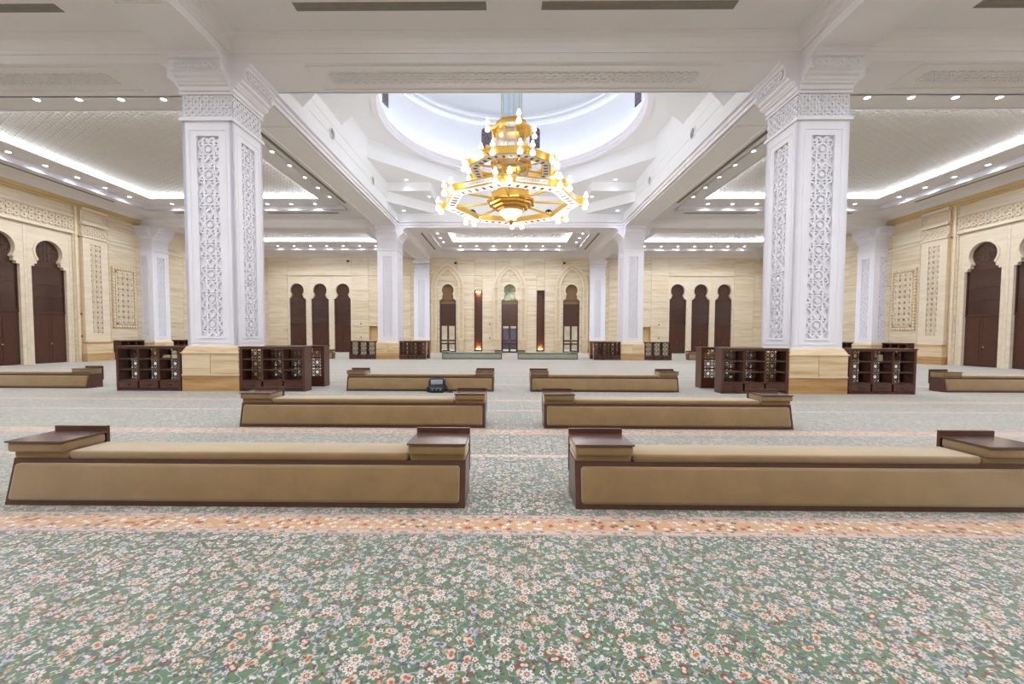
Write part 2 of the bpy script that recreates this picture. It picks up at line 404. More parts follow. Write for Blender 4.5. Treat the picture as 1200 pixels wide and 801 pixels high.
# ------------------------------------------------------------------ walls of stone slabs
def rect_sub(r, holes):
    out = [r]
    for h in holes:
        nx = []
        for (a, b, c, d) in out:
            if h[0] >= c-1e-6 or h[2] <= a+1e-6 or h[1] >= d-1e-6 or h[3] <= b+1e-6: nx.append((a, b, c, d)); continue
            if h[0] > a: nx.append((a, b, h[0], d))
            if h[2] < c: nx.append((h[2], b, c, d))
            x0, x1 = max(a, h[0]), min(c, h[2])
            if h[1] > b: nx.append((x0, b, x1, h[1]))
            if h[3] < d: nx.append((x0, h[3], x1, d))
        out = nx
    return [q for q in out if q[2]-q[0] > 0.03 and q[3]-q[1] > 0.03]
def slab_wall(wall, u_list, z_list, holes, place, mat='stone'):
    cache = {}
    for j in range(len(z_list)-1):
        for i in range(len(u_list)-1):
            for (a, b, c, d) in rect_sub((u_list[i], z_list[j], u_list[i+1], z_list[j+1]), holes):
                key = (round(c-a, 3), round(d-b, 3))
                if key not in cache:
                    g = 0.008; mb = MB().box(-(c-a)/2+g, -0.05, -(d-b)/2+g, (c-a)/2-g, 0.05, (d-b)/2-g); cache[key] = mb.mesh('stone_slab', mat)
                o = link('stone_slab', cache[key], wall); place(o, (a+c)/2, (b+d)/2)
COURSE = [0.0, 2.4, 4.76, 7.18, 8.95]
# far wall
wb = struct(MB().box(-XW-0.5, YW+0.45, 0, XW+0.5, YW+0.7, 9.7).obj('wall_back', 'joint'), 'far travertine wall with arched doors', 'wall')
doorX = [-5.76, 0.02, 5.76]; triX = [-17.76, 17.76]
holes = [(x-1.0, 0, x+1.0, 6.62) for x in doorX]+[(x-3.02, 0, x+3.02, 7.18) for x in triX]
holes += [(x-0.37, 0.17, x+0.37, 5.82) for x in (-2.9, 2.9)]
holes += [(-13.15, 1.15, -12.15, 2.46), (12.15, 1.15, 13.15, 2.46)]
us = [-24.2, -22.6, -20.78]+[-14.74, -13.15, -12.15, -10.6, -9.2, -7.3]
us = us+[-4.9, -3.27, -1.3]; us = us+[0]+[-u for u in reversed(us)]
def place_back(o, u, z): o.location = (u, YW+0.05, z)
slab_wall(wb, us, COURSE, holes, place_back)
# side walls: u is Y
door_side_Y = [21.72, 19.56, 17.40]
side_holes = [(16.2, 0, 22.86, 7.15)]
us_s = [YR, -2.6, -0.6, 1.4, 3.4, 5.4, 7.4, 9.4, 11.4, 13.2, 14.7, 16.2, 22.86, 24.9, 26.75, 28.6, 30.6, 32.6, 34.6, 36.6, 38.8]
walls = {}
for s, nm in ((-1, 'left'), (1, 'right')):
    ws = struct(MB().box(min(s*(XW+0.45), s*(XW+0.7)), YR-0.3, 0, max(s*(XW+0.45), s*(XW+0.7)), YW+0.45, 9.7).obj('wall_'+nm, 'joint'), nm+' travertine side wall with carved panels', 'wall')
    walls[s] = ws
    def place_side(o, u, z, s=s): o.location = (s*(XW+0.05), u, z); o.rotation_euler = (0, 0, PI/2)
    slab_wall(ws, us_s, COURSE, side_holes, place_side)
    # golden cornice under the soffit
    MB().box(min(s*XW, s*(XW-0.16)), YR, 8.72, max(s*XW, s*(XW-0.16)), Y2-H2, 8.9).box(min(s*XW, s*(XW-0.08)), YR, 8.6, max(s*XW, s*(XW-0.08)), Y2-H2, 8.72).obj('stone_cornice', 'stone_gold', ws)
    MB().box(min(s*XW, s*(XW-0.03)), 22.88, 6.95, max(s*XW, s*(XW-0.03)), 26.95, 7.05).obj('stone_band', 'stone_carved', ws)
struct(MB().box(-XW-0.5, YR-0.5, 0, XW+0.5, YR-0.2, 9.7).obj('wall_rear', 'stone'), 'stone wall closing the hall behind the viewpoint', 'wall')

# ------------------------------------------------------------------ door outlines
def arc(cx, cz, r, a0, a1, n): return [(cx+r*math.cos(a0+(a1-a0)*k/n), cz+r*math.sin(a0+(a1-a0)*k/n)) for k in range(n+1)]
def horseshoe(hw, zs, cz, r, neck):
    # right half upward from the floor, round the arch, down the left: full opening contour
    a = -math.acos(neck/r); zc = cz+r*math.sin(a)
    right = [(hw, 0), (hw, zs), (hw-0.14, zs), (hw-0.14, zs+0.13), (neck+0.07, zs+0.13), (neck+0.07, zc-0.08), (neck, zc-0.08)]
    top = arc(0, cz, r, a, PI-a, 28)
    return right+top+[(-x, z) for x, z in reversed(right)]
def pointed(a, zs, rise, n=14):
    c = (rise*rise-a*a)/(2*a); R = a+c; ang = math.acos(c/R)
    right = [( -c+R*math.cos(ang*k/n), zs+R*math.sin(ang*k/n)) for k in range(n+1)]
    return [(a, 0)]+right+[(-x, z) for x, z in reversed(right[:-1])]+[(-a, 0)]
def surround(W0, W1, ztop, contour):
    # flat stone panel W0..W1 x 0..ztop around an opening contour standing on the floor
    return [(W0, 0), (contour[-1][0], 0)]+list(reversed(contour))[1:-1]+[(contour[0][0], 0), (W1, 0), (W1, ztop), (W0, ztop)]
def offset_arch(cz, r0, r1, a):
    return arc(0, cz, r1, a, PI-a, 28), arc(0, cz, r0, a, PI-a, 28)
WOOD = dict(hw=0.83, zs=5.0, cz=5.78, r=0.64, neck=0.5)
MID = dict(hw=0.77, zs=4.9, cz=5.81, r=0.56, neck=0.44)
def wooden_door(root):
    # local: opening in the X-Z plane, front face towards -Y, door plane set 0.22 behind
    for s in (-1, 1):
        lf = MB().box(min(0.005*s, 0.83*s), 0.24, 0.03, max(0.005*s, 0.83*s), 0.31, 2.62).obj('door_leaf', 'wood_door', root)
        for z0, z1 in ((0.22, 0.95), (1.1, 2.45)):
            MB().box(min(0.14*s, 0.72*s), 0.225, z0, max(0.14*s, 0.72*s), 0.24, z1).obj('leaf_panel', 'wood_door', lf)
        if s == 1: MB().ball((0.09, 0.2, 1.02), 0.04).obj('door_knob', 'brass', lf, 60)
    up = MB().box(-0.83, 0.25, 2.72, 0.83, 0.30, 5.02).obj('transom_panel', 'door_glass', root)
    MB().box(-0.83, 0.2, 2.62, 0.83, 0.30, 2.72).obj('transom_rail', 'wood_door', root)
    for x in (-0.83, 0.77): MB().box(x, 0.21, 2.72, x+0.06, 0.25, 5.02).obj('transom_post', 'wood_door', up)
    for z in (3.45, 4.1): MB().box(-0.77, 0.235, z, 0.77, 0.25, z+0.03).obj('glazing_bar', 'wood_door', up)
    c = horseshoe(**WOOD)
    pl = [p for p in c if p[1] > 4.99]
    MB().prism([(x, z) for x, z in pl], 'y', 0.27, 0.31).obj('arch_panel', 'wood_door', root)
    g = MB(); 
    for k in range(-1, 2):
        for j in range(0, 4):
            for a, b in star_segments(k*0.4, 5.2+j*0.4, 0.26):
                cl = clip(a, b, -0.6, 5.15, 0.6, 6.4)
                if cl and all(math.hypot(q[0], q[1]-5.78) < 0.62 for q in cl): g.bar2(cl[0], cl[1], 0.03, 0.25, 0.27)
    g.obj('arch_grille', 'bronze_grille', root)
n_door = 0
def arch_trim(root, P, y0, y1, mat='stone_carved'):
    a = -math.acos(P['neck']/P['r']); o, i = offset_arch(P['cz'], P['r'], P['r']+0.1, a); MB().ring(o, i, 'y', y0, y1).obj('arch_trim', mat, root)
# far wall, triple wooden doors in a recessed frame
WHICH = {-1: ['leftmost door', 'middle door', 'right-hand door'], 1: ['left-hand door', 'middle door', 'rightmost door']}
proto = None
for s, tx in ((-1, triX[0]), (1, triX[1])):
    fr = MB()
    for k in (-1, 0, 1):
        n_door += 1
        lab = 'dark wooden horseshoe-arched door, %s of the three on the far wall\'s %s side' % (WHICH[s][k+1], 'left' if s < 0 else 'right')
        if proto is None:
            d = proto = sempty('door_1', lab, 'door', (tx+k*2.15, YW, 0)); wooden_door(d)
            cc = horseshoe(**WOOD); MB().prism(surround(-1.007, 1.007, 7.18, cc), 'y', 0.08, 0.33).obj('stone_surround', 'stone_carved', d)
            arch_trim(d, WOOD, 0.05, 0.09)
        else: d = dup(proto, (tx+k*2.15, YW, 0), 0, lab); d.name = 'door_%d' % n_door
    f = MB()
    for xx in (tx-3.02, tx-1.14, tx+1.01, tx+2.9-0.01): 
        f.box(xx, YW+0.07, 0, xx+0.13, YW+0.3, 7.18)
    f.box(tx-3.02, YW-0.02, 7.16, tx+3.02, YW+0.05, 7.24)
    f.obj('stone_frame', 'stone_carved', wb)
# side wall doors
for s in (-1, 1):
    side = 'left' if s < 0 else 'right'
    for k, yy in enumerate(door_side_Y):
        n_door += 1
        lab = 'tall dark wooden horseshoe-arched door on the %s wall, %s' % (side, ['beside the carved stone pilaster', 'cut by the edge of the picture', 'nearest the viewer'][k])
        d = dup(proto, (s*XW, yy, 0), -s*PI/2, lab); d.name = 'door_%d' % n_door
    f = MB()
    for yy in (16.2, 18.41, 20.57, 22.73): f.box(-0.0, yy, 0, 0.26, yy+0.13, 7.15)
    o = f.obj('stone_frame', 'stone_carved', walls[s]); o.location = (s*(XW+0.07) if s > 0 else -(XW+0.33), 0, 0)
    # frieze, mouldings and vertical trims over the doors
    x0, x1 = sorted((s*XW, s*(XW-0.05)))
    MB().box(x0, 16.0, 7.08, x1, 22.95, 7.22).box(x0, 16.0, 7.98, x1, 22.95, 8.1).obj('stone_moulding', 'stone_carved', walls[s])
    L = lattice(6.9, 0.62, 0.31, 0.185, 0.03, 0.06, 'y', 0.0, False).mesh('frieze_lattice', 'stone_carved')
    link('frieze_lattice', L, walls[s], (s*XW, 19.45, 7.29), (0, 0, -s*PI/2), (1, -1, 1))
    x0, x1 = sorted((s*XW, s*(XW-0.09)))
    MB().box(x0, 22.93, 0, x1, 23.05, 8.6).obj('stone_trim', 'stone_carved', walls[s])
    x0, x1 = sorted((s*XW, s*(XW-0.03))); MB().box(x0, 23.05, 0, x1, 23.2, 8.6).obj('stone_trim', 'stone_gold', walls[s])
    # stone pilaster with lattice
    def pil(y0, y1):
        t = walls[s]; xa, xb = sorted((s*XW, s*(XW-0.10))); xc, xd = sorted((s*XW, s*(XW-0.2)))
        MB().box(xa, y0+0.012, 1.1, xb, y1-0.012, 8.6).obj('pilaster', 'stone_carved', t)
        m = MB()
        for a, b, c, e in ((y0, 1.1, y0+0.42, 7.0), (y1-0.42, 1.1, y1, 7.0), (y0+0.42, 1.1, y1-0.42, 1.62), (y0+0.42, 6.66, y1-0.42, 7.0)): m.box(xc, a, b, xd, c, e)
        m.obj('pilaster_frame', 'stone_carved', t)
        m = MB(); xe, xf = sorted((s*XW, s*(XW-0.26)))
        m.box(xe, y0-0.03, 7.0, xf, y1+0.03, 7.1).box(xe, y0-0.03, 7.72, xf, y1+0.03, 7.86).box(xe, y0-0.03, 8.5, xf, y1+0.03, 8.66)
        m.obj('pilaster_moulding', 'stone_carved', t)
        m = MB()
        for a, b, c, e in ((y0+0.1, 8.0, y1-0.1, 8.04), (y0+0.1, 8.36, y1-0.1, 8.4), (y0+0.1, 8.04, y0+0.14, 8.36), (y1-0.14, 8.04, y1-0.1, 8.36)): m.box(*((sorted((s*(XW-0.1), s*(XW-0.14))))[0], a, b, sorted((s*(XW-0.1), s*(XW-0.14)))[1], c, e))
        m.obj('pilaster_bead', 'stone_carved', t)
        Lm = lattice(y1-y0-0.84, 5.04, 0.3, 0.17, 0.032, 0.08, 'y', 0.04, False).mesh('pilaster_lattice', 'stone_carved')
        link('pilaster_lattice', Lm, t, (s*(XW-0.1), (y0+y1)/2, 1.62), (0, 0, -s*PI/2), (1, -1, 1))
        Lm = lattice(y1-y0, 0.58, 0.29, 0.17, 0.028, 0.05, 'y', 0.0, False).mesh('pilaster_frieze', 'stone_carved')
        link('pilaster_frieze', Lm, t, (s*(XW-0.1), (y0+y1)/2, 7.12), (0, 0, -s*PI/2), (1, -1, 1))
        xg, xh = sorted((s*XW, s*(XW-0.3)))
        MB().box(xg, y0-0.05, 0.45, xh, y1+0.05, 1.0).obj('pilaster_block', 'stone_base', t)
        MB().box(xg, y0-0.03, 1.0, xh-0.02*s if s < 0 else xh, y1+0.03, 1.12).obj('pilaster_cap', 'stone_plinth', t)
        xg, xh = sorted((s*XW, s*(XW-0.34)))
        MB().box(xg, y0-0.1, 0, xh, y1+0.1, 0.45).obj('pilaster_plinth', 'stone_plinth', t)
    pil(23.22, 24.66)
    # carved panel with scalloped border between pilaster and white column
    m = MB(); x0, x1 = sorted((s*XW, s*(XW-0.03)))
    yc0, yc1, zc0, zc1 = 25.02, 26.62, 1.95, 5.68
    MB().box(x0, yc0, zc0, x1, yc1, zc1).obj('carved_backing', 'stone_gold', walls[s])  # darker gold backing paints the warm shade into the lattice gaps
    xa, xb = sorted((s*(XW-0.03), s*(XW-0.09)))
    ny = 9
    for k in range(ny):
        y = yc0+(k+0.5)*(yc1-yc0)/ny
        for z in (zc0+0.1, zc1-0.1): m.add(*[( [(xa, y+0.075*math.cos(q*PI/4), z+0.075*math.sin(q*PI/4)) for q in range(8)]+[(xb, y+0.075*math.cos(q*PI/4), z+0.075*math.sin(q*PI/4)) for q in range(8)] ), [tuple(range(8)), tuple(range(8, 16))]+[(q, (q+1) % 8, 8+(q+1) % 8, 8+q) for q in range(8)]])
    nz = 20
    for k in range(1, nz-1):
        z = zc0+(k+0.5)*(zc1-zc0)/nz
        for y in (yc0+0.09, yc1-0.09): m.add(*[( [(xa, y+0.075*math.cos(q*PI/4), z+0.075*math.sin(q*PI/4)) for q in range(8)]+[(xb, y+0.075*math.cos(q*PI/4), z+0.075*math.sin(q*PI/4)) for q in range(8)] ), [tuple(range(8)), tuple(range(8, 16))]+[(q, (q+1) % 8, 8+(q+1) % 8, 8+q) for q in range(8)]])
    m.obj('carved_border', 'stone_carved', walls[s])
    f = MB()
    for a, b, c, e in ((yc0+0.22, zc0+0.24, yc0+0.3, zc1-0.24), (yc1-0.3, zc0+0.24, yc1-0.22, zc1-0.24), (yc0+0.22, zc0+0.24, yc1-0.22, zc0+0.32), (yc0+0.22, zc1-0.32, yc1-0.22, zc1-0.24)): f.box(xa, a, b, xb, c, e)
    f.obj('carved_frame', 'stone_carved', walls[s])
    Lm = lattice(1.0, 3.09, 0.343, 0.2, 0.036, 0.08, 'y', 0.05, False).mesh('carved_lattice', 'stone_carved')
    link('carved_lattice', Lm, walls[s], (s*(XW-0.03), (yc0+yc1)/2, zc0+0.32), (0, 0, -s*PI/2), (1, -1, 1))
# centre doors with pointed arch frames
def centre_door(x, lab, pane, rose):
    global n_door
    n_door += 1
    d = sempty('door_%d' % n_door, lab, 'door', (x, YW, 0))
    c = horseshoe(**MID)
    MB().prism(surround(-1.0, 1.0, 6.62, c), 'y', 0.02, 0.34).obj('stone_surround', 'stone', d)
    arch_trim(d, MID, -0.03, 0.03)
    o = pointed(1.5, 6.0, 2.22); i = pointed(1.02, 6.0, 1.75)
    MB().ring(o, i, 'y', -0.10, 0.0).obj('arch_band', 'stone_arch', d)
    for a, b in (((1.52, 6.0, 2.25), (1.40, 6.0, 2.10)), ((1.12, 6.0, 1.86), (1.0, 6.0, 1.73))):
        MB().ring(pointed(*a), pointed(*b), 'y', -0.15, -0.09).obj('arch_moulding', 'stone_carved', d)
    for s in (-1, 1):
        a, b = sorted((s*1.0, s*1.54))
        MB().box(a, -0.18, 1.22, b, 0, 1.34).obj('pier_band', 'stone_carved', d)
        MB().box(a+0.02, -0.16, 0, b-0.02, 0, 1.22).obj('pier_base', 'stone_arch', d)
        MB().box(a, -0.17, 4.95, b, 0, 5.05).box(a, -0.17, 6.0, b, 0, 6.08).obj('pier_capital', 'stone_carved', d)
    MB().box(-0.77, 0.2, 0, -0.7, 0.32, 4.9).box(0.7, 0.2, 0, 0.77, 0.32, 4.9).box(-0.7, 0.2, 4.84, 0.7, 0.32, 4.9).obj('door_frame', 'wood_door', d)
    MB().box(-0.70, 0.24, 4.56, 0.70, 0.30, 4.84).obj('lintel_panel', 'pane_brown', d)
    MB().box(-0.70, 0.24, 2.6, 0.70, 0.30, 4.56).obj('transom_panel', 'wood_door', d)
    for s in (-1, 1):
        x0, x1 = sorted((0.0, s*0.70))
        lf = MB()
        lf.box(x0, 0.24, 0.04, x0+0.09, 0.3, 2.6).box(x1-0.09, 0.24, 0.04, x1, 0.3, 2.6)
        for z0, z1 in ((0.04, 0.14), (0.78, 0.9), (1.08, 1.2), (2.5, 2.6)): lf.box(x0+0.09, 0.24, z0, x1-0.09, 0.3, z1)
        lf = lf.obj('door_leaf', 'wood_door', d)
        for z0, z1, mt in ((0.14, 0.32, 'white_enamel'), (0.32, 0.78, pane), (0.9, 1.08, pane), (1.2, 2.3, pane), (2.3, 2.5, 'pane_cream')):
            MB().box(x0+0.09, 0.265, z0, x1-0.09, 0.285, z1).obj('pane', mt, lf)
        MB().tube((s*0.05, 0.2, 0.95), (s*0.05, 0.2, 1.3), 0.015).obj('door_handle', 'chrome', lf)
    pl = [p for p in c if p[1] > 4.89]
    MB().prism(pl, 'y', 0.27, 0.31).obj('arch_pane', rose, d)
    if rose == 'pane_green':
        g = MB()
        for k in range(4):
            a = k*PI/4; g.bar2((-0.54*math.cos(a), 5.81-0.54*math.sin(a)), (0.54*math.cos(a), 5.81+0.54*math.sin(a)), 0.05, 0.25, 0.27)
        g.obj('arch_mullion', 'wood_door', d)
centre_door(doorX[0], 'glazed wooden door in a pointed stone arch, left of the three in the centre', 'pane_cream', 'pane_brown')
centre_door(doorX[1], 'central glazed wooden door in a pointed stone arch with a green-lit rose window', 'pane_blue', 'pane_green')
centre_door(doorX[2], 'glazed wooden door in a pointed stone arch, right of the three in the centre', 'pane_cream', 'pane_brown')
# tall lit niches
for x, nm, dim in ((-2.9, 'left', 1.0), (2.9, 'right', 0.25)):
    t = thing('wall_niche_lamp', 'tall narrow brown wall niche with warm lamps, %s of the central door' % nm, 'wall lamp', (x, YW, 0.17), 0, 'tall lit niches on the far wall')
    MB().box(-0.36, 0.32, 0, 0.36, 0.36, 5.65).obj('back_panel', 'niche_brown', t)
    f = MB(); f.box(-0.37, -0.05, 0, -0.27, 0.36, 5.65).box(0.27, -0.05, 0, 0.37, 0.36, 5.65).box(-0.27, -0.05, 0, 0.27, 0.36, 0.1).box(-0.27, -0.05, 5.55, 0.27, 0.36, 5.65)
    f.obj('frame', 'wood', t)
    for z, top in ((0.16, 0), (5.48, 1)):
        if top and dim < 0.5: continue
        MB().box(-0.2, 0.08, z, 0.2, 0.24, z+0.04).obj('lamp', 'warm_light', t)
        nl = bpy.data.lights.new('lamp_light', 'POINT'); nl.energy = 2.5; nl.color = (1.0, 0.6, 0.25); nl.shadow_soft_size = 0.04
        no = bpy.data.objects.new('lamp_light', nl); COL.objects.link(no); no.parent = t; no.location = (0, 0.13, z+(0.14 if not top else -0.1))
# small stone recesses
for s, nm in ((-1, 'left'), (1, 'right')):
    MB().box(-0.5, 0.3, 0, 0.5, 0.42, 1.31).box(-0.5, 0, -0.04, 0.5, 0.42, 0).box(-0.5, 0, 1.31, 0.5, 0.42, 1.36).box(-0.5, 0, 0, -0.46, 0.4, 1.31).box(0.46, 0, 0, 0.5, 0.4, 1.31).obj('wall_recess', 'stone_gold', wb, loc=(s*12.65, YW+0.04, 1.15))

# ------------------------------------------------------------------ ceilings
def frame_boxes(mb, o, i, z0, z1):
    (a, b, c, d), (e, f, g, h) = o, i
    mb.box(a, b, z0, c, f, z1).box(a, h, z0, c, d, z1).box(a, f, z0, e, h, z1).box(g, f, z0, c, h, z1); return mb
strip_me = {}
dl_disc = MB().lathe([(0.085, -0.012), (0.085, 0.0)], 16).mesh('lamp_disc', 'disc_light')
dl_rim = MB(); dl_rim.lathe([(0.09, 0.0), (0.125, 0.0), (0.12, -0.018), (0.09, -0.014)], 16, cap=False); dl_rim = dl_rim.mesh('rim', 'white_enamel', 40)
spot_d = bpy.data.lights.new('downlight', 'SPOT'); spot_d.energy = LV['spot']; spot_d.color = COOL; spot_d.spot_size = math.radians(160); spot_d.spot_blend = 0.8; spot_d.shadow_soft_size = 0.09
def downlight(x, y, z, label, group, power=None):
    t = thing('ceiling_downlight', label, 'downlight', (x, y, z), 0, group)
    link('rim', dl_rim, t); link('lamp_disc', dl_disc, t)
    l = bpy.data.objects.new('lamp_light', spot_d if power is None else power); COL.objects.link(l); l.parent = t; l.location = (0, 0, -0.05)
vent_me = {}
def vent(x0, y0, x1, y1, label, z=ZS):
    o = thing('air_vent', label, 'air vent', ((x0+x1)/2, (y0+y1)/2, z), 0, 'long slot air vents in the ceiling')
    hx, hy = (x1-x0)/2, (y1-y0)/2
    key = (round(hx, 2), round(hy, 2))
    if key not in vent_me:
        m = MB(); frame_boxes(m, (-hx, -hy, hx, hy), (-hx+0.02, -hy+0.02, hx-0.02, hy-0.02), -0.012, 0.0)
        g = MB().box(-hx+0.02, -hy+0.02, -0.008, hx-0.02, hy-0.02, 0.0)
        b = MB()
        if hx > hy:
            for k in (1, 2, 3): yy = -hy+2*hy*k/4; b.box(-hx+0.02, yy-0.006, -0.014, hx-0.02, yy+0.006, -0.004)
        else:
            for k in (1, 2, 3): xx = -hx+2*hx*k/4; b.box(xx-0.006, -hy+0.02, -0.014, xx+0.006, hy-0.02, -0.004)
        vent_me[key] = (m.mesh('vent_frame', 'slot_dark'), g.mesh('vent_back', 'slot_dark'), b.mesh('vent_blade', 'slot_dark'))
    for nme, me in zip(('vent_frame', 'vent_back', 'vent_blade'), vent_me[key]): link(nme, me, o)
ORD = ['first', 'second', 'third', 'fourth', 'fifth', 'sixth', 'seventh']
def coffer(name, bay, hole, field, ns, desc, in_view=True):
    a, b, c, d = bay
    cl = sempty('ceiling', 'stepped white coffered ceiling of the '+desc, 'ceiling', ((a+c)/2, (b+d)/2, ZS))
    ox, oy = (a+c)/2, (b+d)/2
    L = lambda r: (r[0]-ox, r[1]-oy, r[2]-ox, r[3]-oy)
    frame_boxes(MB(), L(bay), L(hole), 0, 0.06).obj('soffit', 'ceiling_paint', cl)
    hi = (hole[0]-0.05, hole[1]-0.05, hole[2]+0.05, hole[3]+0.05)
    frame_boxes(MB(), L(hi), L(hole), 0.0, ZR-ZS+0.05).obj('step_face', 'plaster', cl)
    e = 0.03; rim = (hole[0]+e, hole[1]+e, hole[2]-e, hole[3]-e)
    frame_boxes(MB(), L(hole), L(rim), 0.0, 0.03).obj('step_bead', 'plaster', cl)
    frame_boxes(MB(), L(hole), L(field), ZR-ZS, ZR-ZS+0.05).obj('light_ring', 'ceiling_paint', cl)
    fr = (field[0]-0.05, field[1]-0.05, field[2]+0.05, field[3]+0.05); fi = (field[0]+0.05, field[1]+0.05, field[2]-0.05, field[3]-0.05)
    frame_boxes(MB(), L(field), L(fi), ZR-ZS-0.03, ZR-ZS+0.03).obj('ring_bead', 'plaster', cl)
    MB().box(*L(fr)[:2], ZF-ZS, *L(fr)[2:], ZF-ZS+0.05).obj('coffer_field', 'coffer_relief', cl)
    st = frame_boxes(MB(), fr, (field[0]-0.01, field[1]-0.01, field[2]+0.01, field[3]+0.01), ZR+0.05, ZF)
    st = st.obj('cove_light', 'strip_light'); tag(st, 'glowing white cove light strip around the coffer of the '+desc, 'cove light', 'cove lights around the ceiling coffers')
    nx, ny = ns; sp = 1.43
    xs = [ (hole[0]+hole[2])/2+(k-(nx-1)/2)*sp for k in range(nx)]; ys = [(hole[1]+hole[3])/2+(k-(ny-1)/2)*sp for k in range(ny)]
    m = 0.42
    rows = [([(x, hole[1]+0.62) for x in xs], 'near'), ([(x, hole[3]-m) for x in xs], 'far'), ([(hole[0]+m, y) for y in ys], 'left'), ([(hole[2]-m, y) for y in ys], 'right')]
    for pts, rn in rows:
        for i_, (x, y) in enumerate(pts): downlight(x, y, ZR, '%s downlight from the %s, %s row, %s' % (ORD[i_], 'left' if rn in ('near', 'far') else 'near end', rn, desc), '%s row downlights, %s' % (rn, desc))
bx = {'left': (-XW, -CX-H2), 'centre': (-CX+H2, CX-H2), 'right': (CX+H2, XW)}
hx = {'left': (-22.07, -9.8), 'centre': (-5.95, 5.95), 'right': (9.8, 22.07)}
fx = {'left': (-20.75, -10.95), 'centre': (-4.75, 4.75), 'right': (10.95, 20.75)}
for nm in ('left', 'right'):
    coffer(nm, (bx[nm][0], Y1+H2, bx[nm][1], Y2-H2), (hx[nm][0], 13.45, hx[nm][1], 25.35), (fx[nm][0], 14.7, fx[nm][1], 24.05), (7, 7), nm+' side bay')
    s = -1 if nm == 'left' else 1
    vent(*sorted((s*10.75, s*15.1)), 0, 0, '') if False else None
    xa, xb = sorted((s*10.7, s*15.05)); vent(xa, 12.98, xb, 13.12, 'slot vent by the near beam of the %s side bay' % nm)
    xa, xb = sorted((s*10.6, s*15.0)); vent(xa, 25.72, xb, 25.9, 'slot vent at the far end of the %s side bay' % nm)
    xa, xb = sorted((s*15.9, s*20.8)); vent(xa, 25.72, xb, 25.9, 'outer slot vent at the far end of the %s side bay' % nm)
    xa, xb = sorted((s*9.34, s*9.5)); vent(xa, 15.2, xb, 23.9, 'long slot vent beside the dome beam in the %s side bay' % nm)
    xa, xb = sorted((s*22.5, s*22.66)); vent(xa, 14.6, xb, 23.7, 'long slot vent along the wall of the %s side bay' % nm)
for nm in ('left', 'centre', 'right'):
    d = {'left': 'left far bay', 'centre': 'far bay before the central doors', 'right': 'right far bay'}[nm]
    coffer(nm, (bx[nm][0], Y2+H2, bx[nm][1], YW+0.2), (hx[nm][0], 30.0, hx[nm][1], 36.75), (fx[nm][0], 31.6, fx[nm][1], 34.75), (7, 3), d)
for s, nm in ((-1, 'left'), (1, 'right')):
    xa, xb = sorted((s*6.42, s*6.58)); vent(xa, 30.6, xb, 36.4, 'slot vent on the %s edge of the far centre bay' % nm)
vent(-4.3, 37.05, 4.3, 37.2, 'slot vent above the far wall in the centre bay')
for nm in ('left', 'centre', 'right'):
    d = {'left': 'near left bay overhead', 'centre': 'near centre bay overhead', 'right': 'near right bay overhead'}[nm]
    coffer(nm, (bx[nm][0], YR-0.3, bx[nm][1], Y1-H2), (hx[nm][0], -2.2, hx[nm][1], 9.4), (fx[nm][0], -1.0, fx[nm][1], 8.2), (7, 7), d)
for xa, xb, lb in ((-5.08, -0.64, 'left of centre'), (0.64, 5.07, 'right of centre'), (-15.0, -10.58, 'at the top left corner'), (10.56, 15.0, 'at the top right corner')):
    vent(xa, 9.74, xb, 9.98, 'slot vent at the top edge of the picture, '+lb)
# plain deck closing everything above
dk = MB(); dk.box(-XW-0.7, YR-0.5, 9.75, XW+0.7, Y1+H2, 9.9).box(-XW-0.7, Y2-H2, 9.75, XW+0.7, YW+0.7, 9.9).box(-XW-0.7, Y1+H2, 9.75, -CX+H2-0.6, Y2-H2, 9.9).box(CX-H2+0.6, Y1+H2, 9.75, XW+0.7, Y2-H2, 9.9)
struct(dk.obj('ceiling_deck', 'ceiling_paint'), 'plain ceiling deck above the coffers', 'ceiling')
# beams on the column grid
def beam(x0, y0, x1, y1, lab, along, skip=0):
    b = sempty('ceiling_beam', lab, 'beam', ((x0+x1)/2, (y0+y1)/2, ZB)); hx_, hy_ = (x1-x0)/2, (y1-y0)/2
    MB().box(-hx_, -hy_, 0, hx_, hy_, 1.2).obj('beam_body', 'ceiling_paint', b)
    pf = [(0, 0.22), (0.03, 0.22), (0.03, 0.32), (0.05, 0.34), (0.08, 0.42), (0.14, 0.49), (0.24, 0.545), (0.34, 0.56), (0.34, 0.57), (0, 0.57)]
    m = MB()
    for sd in (-1, 1):
        if sd == skip: continue
        if along == 'x': m.prism([(sd*(hy_+u), z) for u, z in pf], 'x', -hx_, hx_)
        else: m.prism([(sd*(hx_+u), z) for u, z in pf], 'y', -hy_, hy_)
    m.obj('beam_moulding', 'ceiling_paint', b)
    m = MB(); i = 0.09   # soffit panel bead
    L = hx_ if along == 'x' else hy_
    ee = 1.9
    if along == 'x': frame_boxes(m, (-hx_+ee, -hy_+0.12, hx_-ee, hy_-0.12), (-hx_+ee+0.05, -hy_+0.17, hx_-ee-0.05, hy_-0.17), -0.02, 0)
    else: frame_boxes(m, (-hx_+0.12, -hy_+ee, hx_-0.12, hy_-ee), (-hx_+0.17, -hy_+ee+0.05, hx_-0.17, hy_-ee-0.05), -0.02, 0)
    m.obj('soffit_bead', 'ceiling_paint', b)
    if along == 'x' and L > 4:
        ll = lattice((L-ee)*2-0.9, 0.5, 0.25, 0.15, 0.025, 0.02, 'z', 0.0, False).mesh('soffit_lattice', 'ceiling_paint')
        link('soffit_lattice', ll, b, (0, -0.25, 0.0), (0, 0, 0), (1, 1, -1))
xs3 = [(-XW, -CX-H2, 'left'), (-CX+H2, CX-H2, 'central'), (CX+H2, XW, 'right')]
